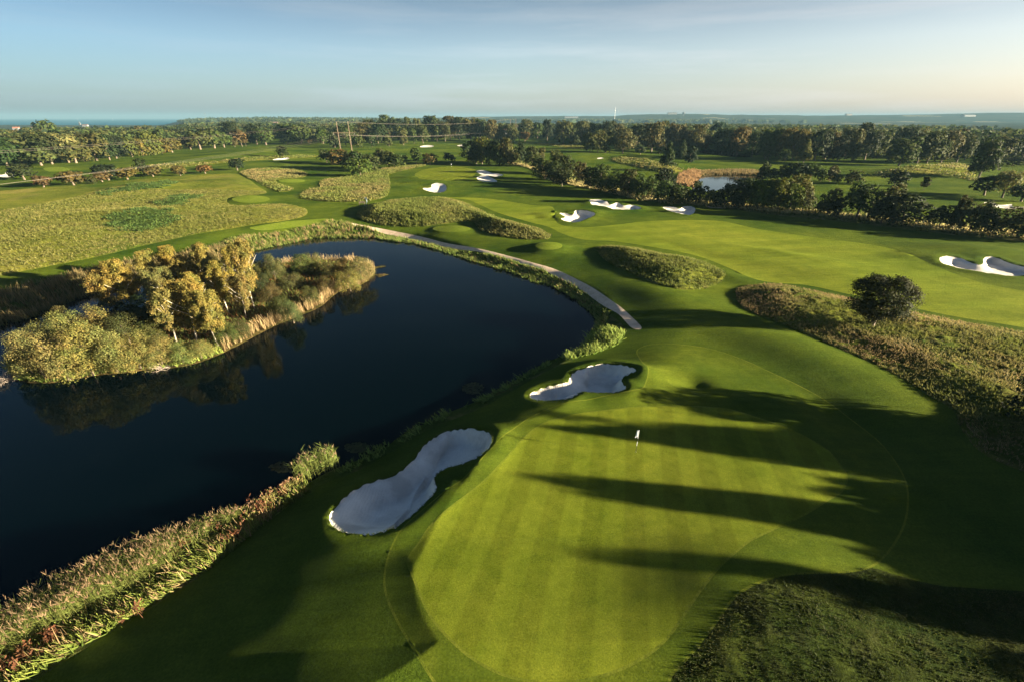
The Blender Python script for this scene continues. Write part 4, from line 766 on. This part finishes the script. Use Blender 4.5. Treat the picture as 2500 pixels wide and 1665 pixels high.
for q in [q for q in REG if q[0]=='bunker'][:2]:
    P=q[3]; seg=np.roll(P,-1,0)-P; L=np.hypot(seg[:,0],seg[:,1]); n=int(L.sum()/.045); i=rng.choice(len(P),n,p=L/L.sum()); pts=P[i]+seg[i]*rng.uniform(0,1,(n,1)); c=P.mean(0); dr=pts-c; dr/=np.linalg.norm(dr,axis=1)[:,None]; pts=pts+dr*rng.uniform(-.02,.16,(n,1))
    tufts(b,pts,.11,.025,(.03,.055,.01),(.11,.14,.025),3,.6)
b.build('lip_grass','ragged grass overhanging the rims of the two near bunkers','grass')
# floating leaves
def lily(cx,cy,rx,ry,n,lb,c=(.05,.06,.03)):
    V=[];Fc=[]; 
    for i in range(n):
        a=rng.uniform(0,6.28); r=math.sqrt(rng.uniform()); x,y=on_plane(cx+rx*r*math.cos(a),cy+ry*r*math.sin(a),WATER); s=rng.uniform(.08,.2); k=len(V)
        V+=[(x+s*math.cos(t*1.047+a),y+s*math.sin(t*1.047+a),WATER+.006+.0004*i%.02+rng.uniform(0,.01)) for t in range(6)]; Fc.append([k+j for j in range(6)])
    o=mesh_np('floating_leaves',V,Fc,M['leaf']); o.color=(*c,1); tag(o,lb,'floating leaves',None,'stuff')
lily(1155,948,26,14,170,'patch of floating leaves near the bank below the lobed bunker'); lily(872,1092,30,12,120,'floating leaves off the bank by the reed clump',(.04,.05,.02)); lily(700,1140,45,12,120,'faint floating leaves beside the isolated reed clump',(.03,.035,.02))
for cx,cy,rx,ry,lb in ((918,654,12,3,'dark floating weed raft off the island tip'),(931,652,8,2.5,'small dark weed raft beside the larger one off the island tip'),(930,673,14,5,'nearest weed raft off the island tip, tinged green')):
    mb=MB(); x,y=on_plane(cx,cy,WATER); d=F/ (y*CP+26*SP)
    vs=[];n=26
    for i in range(n):
        a=i/n*6.283; q=1+.3*math.sin(3*a+cx)+.2*math.sin(7*a); vs.append((x+rx/d*q*math.cos(a),y+ry/d*2.4*q*math.sin(a)))
    top=[(p[0],p[1],WATER+.03) for p in vs]+[(x+(p[0]-x)*.6,y+(p[1]-y)*.6,WATER+.14+.05*math.sin(i*2.1)) for i,p in enumerate(vs)]+[(x,y,WATER+.16)]
    fc=[(i,(i+1)%n,n+(i+1)%n,n+i) for i in range(n)]+[(n+i,n+(i+1)%n,2*n) for i in range(n)]
    mb.poly(top,fc); o=mb.build('weed_raft',M['isle']); tag(o,lb,'floating weed','weed rafts off the island')
# ------------------------------------------------------------------ course furniture
M['white']=plain('white_paint',(.8,.8,.78),.4,0,.03); M['blackp']=plain('dark_paint',(.03,.03,.03),.5); M['cloth']=plain('flag_cloth',(.85,.86,.86),.8,0,.05)
def flag(px,py,lb,scale=1,red=False):
    x,y=ground_full(px,py); z=hz(x,y); r=empty('flagstick',(x,y,z)); r.scale=(scale,)*3; tag(r,lb,'golf flag')
    mb=MB()
    for k,(a,b2) in enumerate(((0.,.62),(.98,1.22),(1.45,2.2))): pass
    seg=[(0,.72,'white'),(.72,1.12,'white'),(1.12,1.5,'blackp'),(1.5,2.2,'white')]
    segs=[('pole',0.02,.30,'blackp'),('pole',.30,.66,'blackp'),('pole_band',.66,1.12,'white'),('pole',1.12,1.42,'blackp'),('pole',1.42,2.25,'white')]
    MB().tube([(0,0,-.05),(0,0,.66)],.013,8).build('pole',M['blackp'],r); MB().tube([(0,0,.66),(0,0,1.1)],.019,8).build('pole_band',M['white'],r)
    MB().tube([(0,0,1.1),(0,0,1.42)],.013,8).build('pole',M['blackp'],r); MB().tube([(0,0,1.42),(0,0,2.24),(0,0,2.27)],[.017,.017,.006],8).build('pole_tip',M['white'],r)
    V=[];Fc=[]; nu,nv=8,7            # furled cloth hanging against the pole
    for i in range(nu+1):
        for j in range(nv+1):
            u=i/nu; v=j/nv; w=.13+.12*v*(1-.3*v); V.append((-(u*w)-.015,.05*math.sin(u*8+v*2.2)*u,2.22-.62*v-.12*u*v))
    for i in range(nu):
        for j in range(nv): a=i*(nv+1)+j; Fc.append((a,a+1,a+nv+2,a+nv+1))
    mb=MB(); mb.poly(V+[(p[0],p[1]+.012,p[2]) for p in V],Fc+[tuple(reversed([q+len(V) for q in f])) for f in Fc]); mb.build('flag_cloth',M['cloth'],r,True)
    MB().tube([(0,0,.0),(0,0,.006)],[.054,.054],16).build('cup',M['white'],r)
flag(1552,1103,'white flag hanging limp on its banded stick on the striped putting green')
flag(1103,412.5,'tiny white flag on the small far putting green',1.15)
# bench and ball washer by the tee
M['wood']=plain('bench_wood',(.09,.065,.05),.7,0,.2,12); M['steel']=plain('dull_metal',(.1,.13,.14),.45,.4); M['paleb']=plain('pale_blue_panel',(.13,.17,.19),.5)
x,y=ground_pt(884,501); z=hz(x,y); r=empty('park_bench',(x,y,z),R(6)); r.scale=(1.15,)*3; tag(r,'dark wooden bench beside the mown path above the big mound','bench')
m=MB(); [m.box((0,-.16+.12*i,.45),(1.7,.1,.04)) for i in range(4)]; m.build('seat',M['wood'],r)
m=MB(); [m.box((0,.27+.03*i,.6+.13*i),(1.7,.035,.1)) for i in range(3)]; m.build('backrest',M['wood'],r)
for s in (-.7,.7):
    MB().box((s,-.16,.21),(.07,.07,.42)).build('leg',M['wood'],r); MB().box((s,.3,.44),(.07,.07,.92)).build('leg',M['wood'],r); MB().box((s,.05,.62),(.06,.5,.05)).build('armrest',M['wood'],r)
x,y=ground_pt(895,503); z=hz(x,y); r=empty('ball_washer',(x,y,z)); r.scale=(1.2,)*3; tag(r,'dark ball washer post with a small board beside the bench','ball washer')
MB().tube([(0,0,-.05),(0,0,2.1)],.06,8).build('post',M['steel'],r); MB().box((.02,0,1.9),(.75,.12,.3)).build('board',M['steel'],r); m=MB(); m.tube([(.16,0,.8),(.16,0,.86),(.16,0,1.5),(.16,0,1.56)],[.08,.14,.14,.06],12); m.build('washer_body',M['paleb'],r,True)
MB().box((.2,0,1.7),(.3,.1,.16)).build('bracket',M['steel'],r); MB().tube([(0,0,0),(0,0,.05)],[.3,.28],12).build('base',M['steel'],r)
# power line
M['pyl']=plain('weathered_pylon',(.2,.14,.1),.8,.0,.2,2); M['wire']=plain('wire_metal',(.2,.17,.14),.6,.2); M['ins']=plain('insulator',(.2,.2,.2),.3)
PA=ground_pt(846,370); za=hz(*PA); PB=ground_pt(1253,338); zb=hz(*PB)
def pylon(p,z,h,sp,rz,lb,t=.3):
    r=empty('power_pylon',(p[0],p[1],z),rz); tag(r,lb,'pylon','two-legged pylons of the power line')
    for s in (-1,1):
        m=MB(); x0=s*sp/2
        for a in (-1,1):
            for b2 in (-1,1): m.tube([(x0+a*t*.75,b2*t*.75,-.3),(x0+a*t*.35,b2*t*.35,h)],.05,5)
        nb=14
        for i in range(nb):
            z0=h*i/nb; z1=h*(i+1)/nb; w0=t*(.75-.4*i/nb); w1=t*(.75-.4*(i+1)/nb); q=1 if i%2 else -1
            m.tube([(x0-w0*q,-w0,z0),(x0+w1*q,-w1,z1)],.025,4); m.tube([(x0-w0*q,w0,z0),(x0+w1*q,w1,z1)],.025,4); m.tube([(x0-w0,-w0*q,z0),(x0-w1,w1*q,z1)],.025,4); m.tube([(x0+w0,w0*q,z0),(x0+w1,-w1*q,z1)],.045,4)
        m.build('lattice_leg',M['pyl'],r)
    m=MB(); zc=h*.62; m.tube([(-sp*.95,0,zc),(sp*.95,0,zc)],.1,5); m.tube([(-sp*.95,0,zc+.5),(sp*.95,0,zc+.5)],.07,5)
    for i in range(12): a=-sp*.95+sp*1.9*i/12; m.tube([(a,0,zc),(a+sp*.16/2,0,zc+.5)],.04,4)
    m.build('crossarm',M['pyl'],r)
    for k in (-.92,0,.92): m=MB(); m.tube([(k*sp,0,zc),(k*sp,0,zc-1.2)],[.1,.07],6); m.build('insulator',M['ins'],r)
    return r,zc-1.2
ha=21.0; sp=8.6
pylon(PA,za,ha,sp,R(8),'nearer two-legged lattice pylon behind the dark hedge clump'); pylon(PB,zb,ha*1.13,sp*.95,R(25),'far two-legged pylon rising from the central wood')
def wire(a,b,sag,lb,rad=.012,n=36):
    a=np.array(a,float); b=np.array(b,float); pts=[a+(b-a)*t+np.array((0,0,-4*sag*t*(1-t))) for t in np.linspace(0,1,n)]
    tag(MB().tube(pts,rad,5).build('power_cable',M['wire'],None,True),lb,'cable','cables of the power line')
zc=ha*.62-1.2; LE=np.array((-106.,20.))
for k,w in ((-.92,'left'),(0,'middle'),(.92,'right')):
    o=np.array((k*sp,0)); wire((LE[0]+o[0]*.8,LE[1],14+k*1.0),(PA[0]+o[0],PA[1],za+zc),2.6,f'{w} low cable crossing the left field towards the nearer pylon'); wire((PA[0]+o[0],PA[1],za+zc),(PB[0]+o[0],PB[1],zb+zc*1.13),5,f'{w} low cable between the two pylons',.03)
for s,w in ((-.5,'left'),(.5,'right')):
    o=s*sp; wire((LE[0]+o*.6,LE[1],19),(PA[0]+o,PA[1],za+ha),2.0,f'{w} top cable running from the nearer pylon out to the left'); wire((PA[0]+o,PA[1],za+ha),(PB[0]+o,PB[1],zb+ha*1.13),4,f'{w} top cable between the two pylons',.025)
# ------------------------------------------------------------------ far buildings and masts
M['wallw']=plain('white_render',(.2,.2,.2),.8,0,.06,.5); M['roof']=plain('dark_roof',(.12,.08,.07),.8,0,.2,1); M['rooft']=plain('red_roof',(.3,.12,.07),.8,0,.2,1); M['glassd']=plain('window_glass',(.03,.04,.05),.15); M['greyw']=plain('pale_concrete',(.08,.085,.09),.8,0,.06,.2)
def house(px,D,w,dpt,h,rz,lb,roof='roof',flat=False,wall='wallw',zoff=0,zabs=None):
    x=(px-1250)/1214*D; y=float(D); z=hz(x,y)+zoff if zabs is None else zabs; r=empty('house' if not flat else 'farm_building',(x,y,z),rz); tag(r,lb,'building')
    MB().box((0,0,h/2),(w,dpt,h)).build('wall',M[wall],r)
    rh=dpt*.4 if not flat else dpt*.12; e=.4
    m=MB(); m.poly([(-w/2-e,-dpt/2-e,h+.01),(w/2+e,-dpt/2-e,h+.01),(w/2+e,dpt/2+e,h+.01),(-w/2-e,dpt/2+e,h+.01),(-w/2-e,0,h+rh),(w/2+e,0,h+rh)],[(0,1,5,4),(2,3,4,5),(0,4,3),(1,2,5),(3,2,1,0)]); m.build('roof',M[roof],r)
    nwin=max(2,int(w/4))
    for i in range(min(nwin,8)): MB().box((-w/2+w*(i+.5)/min(nwin,8),-dpt/2-.03,h*.55),(w/nwin*.4 if nwin<9 else 1.6,.08,h*.3)).build('window',M['glassd'],r)
house(27,1500,16,9,6,.2,'white house with a red roof among the trees at the far left','rooft',zoff=2); house(62,1550,14,8,6,-.3,'second white house right of the first at the far left','roof',zoff=2)
house(200,1900,18,9,6,.1,'white house below the sea horizon on the left','roof',zoff=3); house(668,1150,12,8,8,.3,'white gabled house above the woods left of centre','roof',zoff=6); house(1233,640,6,5,5,.4,'small pointed white building in the central wood','roof',zoff=5)
house(1395,4100,110,30,10,0,'long pale industrial hall on the hills','greyw',True,zoff=4); house(1640,4350,75,30,12,0,'white block beside the water tower on the hills','greyw',True,zoff=6)
house(2366,860,16,8,4,0,'white building at the edge of the pale field on the right','roof',zoff=.0); house(2362,3900,95,40,10,.1,'pale hall in the distance on the right','greyw',True,zoff=12); house(2070,4200,50,25,10,.1,'small pale hall on the far slope right of centre','greyw',True,zoff=8)
def far_xyz(px,py,D): return ((px-1250)/1214*D,float(D),HC+(287-py)/1355*D)
x,y,z=far_xyz(1668,284,4250); r=empty('water_tower',(x,y,z-8)); tag(r,'pale mushroom water tower on the wooded hills','water tower')
MB().tube([(0,0,-8),(0,0,20),(0,0,24)],[4.5,4,7],16).build('shaft',M['greyw'],r,True); m=MB(); m.tube([(0,0,24),(0,0,27),(0,0,36),(0,0,38)],[7,12,12,3],20); m.build('tank',M['greyw'],r,True)
x,y,z=far_xyz(1501,290,3600); r=empty('radio_mast',(x,y,z-10)); tag(r,'slim white mast standing before the hills','mast'); MB().tube([(0,0,-6),(0,0,60),(0,0,84)],[1.1,.8,.4],8).build('mast_shaft',M['white'],r); MB().box((0,0,62),(5,5,2)).build('antenna',M['white'],r)
x,y,z=far_xyz(502,292,3000); r=empty('lattice_mast',(x,y,z-12)); tag(r,'thin grey lattice mast on the left skyline','mast')
m=MB(); hh=48
for a,b2 in ((-1,-1),(1,-1),(0,1)): m.tube([(a*2,b2*2,0),(a*.5,b2*.5,hh)],.25,4)
for i in range(12): m.tube([(-2+i*.12,-2+i*.12,hh*i/12),(1.9-i*.12,-1.9+i*.12,hh*(i+1)/12)],.18,4)
m.build('lattice',M['steel'],r); MB().box((0,0,hh-4),(3,3,5)).build('antenna',M['steel'],r)
x,y,z=far_xyz(188,299,1900); r=empty('church_spire',(x,y,z-14)); tag(r,'grey church spire poking up below the sea horizon','church'); MB().box((0,0,5),(5,5,10)).build('tower',M['greyw'],r); m=MB(); m.poly([(-2.7,-2.7,10.01),(2.7,-2.7,10.01),(2.7,2.7,10.01),(-2.7,2.7,10.01),(0,0,19)],[(0,1,4),(1,2,4),(2,3,4),(3,0,4),(3,2,1,0)]); m.build('spire',M['steel'],r)
for px,D,lb in ((273,8000,'white sailboat far out on the blue sea'),(186,10000,'smaller white sailboat further left on the sea')):
    x=(px-1250)/1214*D; r=empty('sailboat',(x,D,-15)); tag(r,lb,'sailboat'); m=MB(); m.poly([(-7,-1.5,1.6),(5,-1.8,1.6),(8,0,1.9),(5,1.8,1.6),(-7,1.5,1.6),(-6,0,-.6),(5,0,-.6)],[(0,1,2,3,4),(0,5,6,1),(1,6,2),(2,6,3),(3,6,5,4),(4,5,0)]); m.build('hull',M['white'],r); MB().tube([(0,0,1.5),(0,0,20)],.15,5).build('mast',M['steel'],r); m=MB(); m.poly([(0.2,-.1,3),(0.2,-.1,20),(-7,-.1,3),(0.2,.1,3),(0.2,.1,20),(-7,.1,3)],[(0,1,2),(5,4,3),(0,3,4,1),(1,4,5,2),(2,5,3,0)]); m.build('sail',M['white'],r)
# ------------------------------------------------------------------ trees on the right whose long shadows cross the green
tl=1/math.tan(SUN_EL)
sidegrp='trees beyond the right edge that shade the green'
def shadower(px,py,h,w,kind='alder',c='dk',extra=4.0):
    x,y=ground_full(px,py); L=(h-.1)*tl; X=x+S2[0]*(L+extra); Y=y+S2[1]*(L+extra); z=hz(X,Y)
    place_tree(X,Y,z,h,w,kind,c,'dark tree just outside the right edge, casting a long shadow over the green',group=sidegrp,lod=1)
SH=[(1317,1022,11.0,4.5,'poplar'),(1400,1048,10.4,4,'alder'),(1500,1040,10,4.5,'alder'),(1660,1040,9.5,4,'oak'),(1700,1060,9.5,4.5,'oak'),
    (1367,1166,10.8,2.2,'poplar'),(1420,1188,10.2,2.6,'alder'),(1530,1215,10,3.0,'alder'),(1640,1225,9.2,3.2,'alder'),(1950,1130,8.0,1.6,'alder'),
    (1440,1330,11,2.2,'alder'),(1455,1366,10.5,1.6,'poplar'),(1560,1365,10,2.8,'alder'),(1700,1390,9,3.0,'alder'),
    (2130,1240,6.5,4.5,'bush'),(2120,1330,6.2,4.5,'bush'),(2200,1190,6.5,5,'bush'),(2240,1090,6.6,5,'bush'),(2300,1080,6.4,4.5,'bush'),(2200,1400,6.0,4.,'bush'),(2290,1440,6,4,'bush'),(2300,1300,6,5,'bush'),(2000,1440,7.5,2.6,'alder')]
for q in SH: shadower(*q)
for i in range(35):
    Y=7+i*.66; X=46+Y*.12+rng.uniform(0,8); place_tree(X,Y,hz(X,Y),rng.uniform(4.2,5.4),4.6,'bush','dk','low dark bush in the belt beyond the right edge that shades the slope',group='bushes beyond the right edge',cat='bush',lod=1)
# dark tree cut off by the right edge
x,y=ground_pt(2555,1060); place_tree(x,y,hz(x,y),5.5,6.5,'bush','vd','dark tree half cut off by the right edge beside the golden rough',cat='tree',name='broadleaf_tree',lod=1)
# ------------------------------------------------------------------ haze
LO,HI=-23.5,90.0
hb=MB().box((0,0,(LO+HI)/2),(31000,31000,HI-LO)).build('haze',bpy.data.materials.new('haze_air')); m=hb.data.materials[0]; m.use_nodes=True; nt=m.node_tree; nt.nodes.remove(nt.nodes['Principled BSDF'])
pv=N(nt,'ShaderNodeVolumePrincipled'); pv.inputs['Color'].default_value=(.15,.27,.36,1); pv.inputs['Density'].default_value=1.05e-4; pv.inputs['Anisotropy'].default_value=.0
nt.links.new(pv.outputs[0],nt.nodes['Material Output'].inputs['Volume']); tag(hb,'thin blue haze softening the horizon','haze',None,'stuff')
# ------------------------------------------------------------------ light, sky, camera
w=bpy.data.worlds.new('World'); SC.world=w; w.use_nodes=True; nt=w.node_tree; bg=nt.nodes['Background']
sk=N(nt,'ShaderNodeTexSky',sky_type='NISHITA'); sk.sun_disc=False; sk.sun_elevation=SUN_EL; sk.sun_rotation=SUN_AZ; sk.air_density=1.0; sk.dust_density=1.1; sk.ozone_density=2.8; sk.altitude=0
tc=N(nt,'ShaderNodeTexCoord'); mp=N(nt,'ShaderNodeMapping'); mp.inputs['Scale'].default_value=(1.2,1.2,16); mp.inputs['Rotation'].default_value=(0,R(-3),0); nt.links.new(tc.outputs['Generated'],mp.inputs['Vector'])
cn=noise(nt,1.6,5,.62,mp.outputs['Vector']); cf=ramp(nt,cn,[(.48,(0,0,0)),(.78,(.4,.4,.4))])
cm=N(nt,'ShaderNodeMix',data_type='RGBA'); nt.links.new(cf,cm.inputs[0]); nt.links.new(sk.outputs[0],cm.inputs[6])
SKYC=cm.inputs[7]; SKYC.default_value=(3.8,4.2,4.35,1)
sx=N(nt,'ShaderNodeSeparateXYZ'); nt.links.new(tc.outputs['Generated'],sx.inputs[0]); vr=ramp(nt,sx.outputs['Z'],[(0,(.5,)*3),(.06,(.42,)*3),(.3,(.25,)*3),(.8,(.0,)*3)])
v2=N(nt,'ShaderNodeMix',data_type='RGBA'); nt.links.new(vr,v2.inputs[0]); nt.links.new(cm.outputs[2],v2.inputs[6]); v2.inputs[7].default_value=(1.75,1.98,2.15,1); m3=mix(nt,1.0,v2.outputs[2],ramp(nt,sx.outputs['Z'],[(0,(1.0,1.02,1.06)),(.05,(1,1,1)),(.11,(.97,.96,.94)),(.19,(.62,.62,.61)),(.34,(.38,.44,.5)),(.7,(.22,.27,.34))]),'MULTIPLY'); dp=N(nt,'ShaderNodeVectorMath',operation='DOT_PRODUCT'); nt.links.new(tc.outputs['Generated'],dp.inputs[0]); dp.inputs[1].default_value=(S2[0]*.5,S2[1]*.5,0); ad=N(nt,'ShaderNodeMath',operation='ADD'); nt.links.new(dp.outputs['Value'],ad.inputs[0]); ad.inputs[1].default_value=.5
vm=N(nt,'ShaderNodeVectorMath',operation='MULTIPLY'); nt.links.new(m3,vm.inputs[0]); nt.links.new(ramp(nt,ad.outputs[0],[(.06,(.43,.52,.62)),(.4,(.8,.79,.81)),(.81,(1.03,.86,.8))]),vm.inputs[1]); sc_=N(nt,'ShaderNodeVectorMath',operation='SCALE'); nt.links.new(vm.outputs[0],sc_.inputs[0]); sc_.inputs['Scale'].default_value=1.12; nt.links.new(sc_.outputs[0],bg.inputs['Color']); bg.inputs['Strength'].default_value=.05
sl=bpy.data.lights.new('sun','SUN'); sl.energy=5; sl.angle=R(.55); sl.color=(1,.86,.61); so=bpy.data.objects.new('sun',sl); COL.objects.link(so)
d=Vector((math.cos(SUN_EL)*S2[0],math.cos(SUN_EL)*S2[1],math.sin(SUN_EL))); so.rotation_euler=d.to_track_quat('Z','Y').to_euler(); so.location=(60,-20,60)
cd=bpy.data.cameras.new('camera'); co=bpy.data.objects.new('camera',cd); COL.objects.link(co); SC.camera=co
cd.sensor_width=36; cd.lens=F/2500*36; cd.clip_start=.5; cd.clip_end=90000; co.location=(0,0,HC); co.rotation_euler=(math.pi/2-PITCH,0,0)
SC.view_settings.view_transform='Standard'; SC.view_settings.look='None'; SC.view_settings.gamma=1; SC.view_settings.exposure=2.75
SC.cycles.max_bounces=6; SC.cycles.transparent_max_bounces=4; SC.cycles.volume_bounces=0
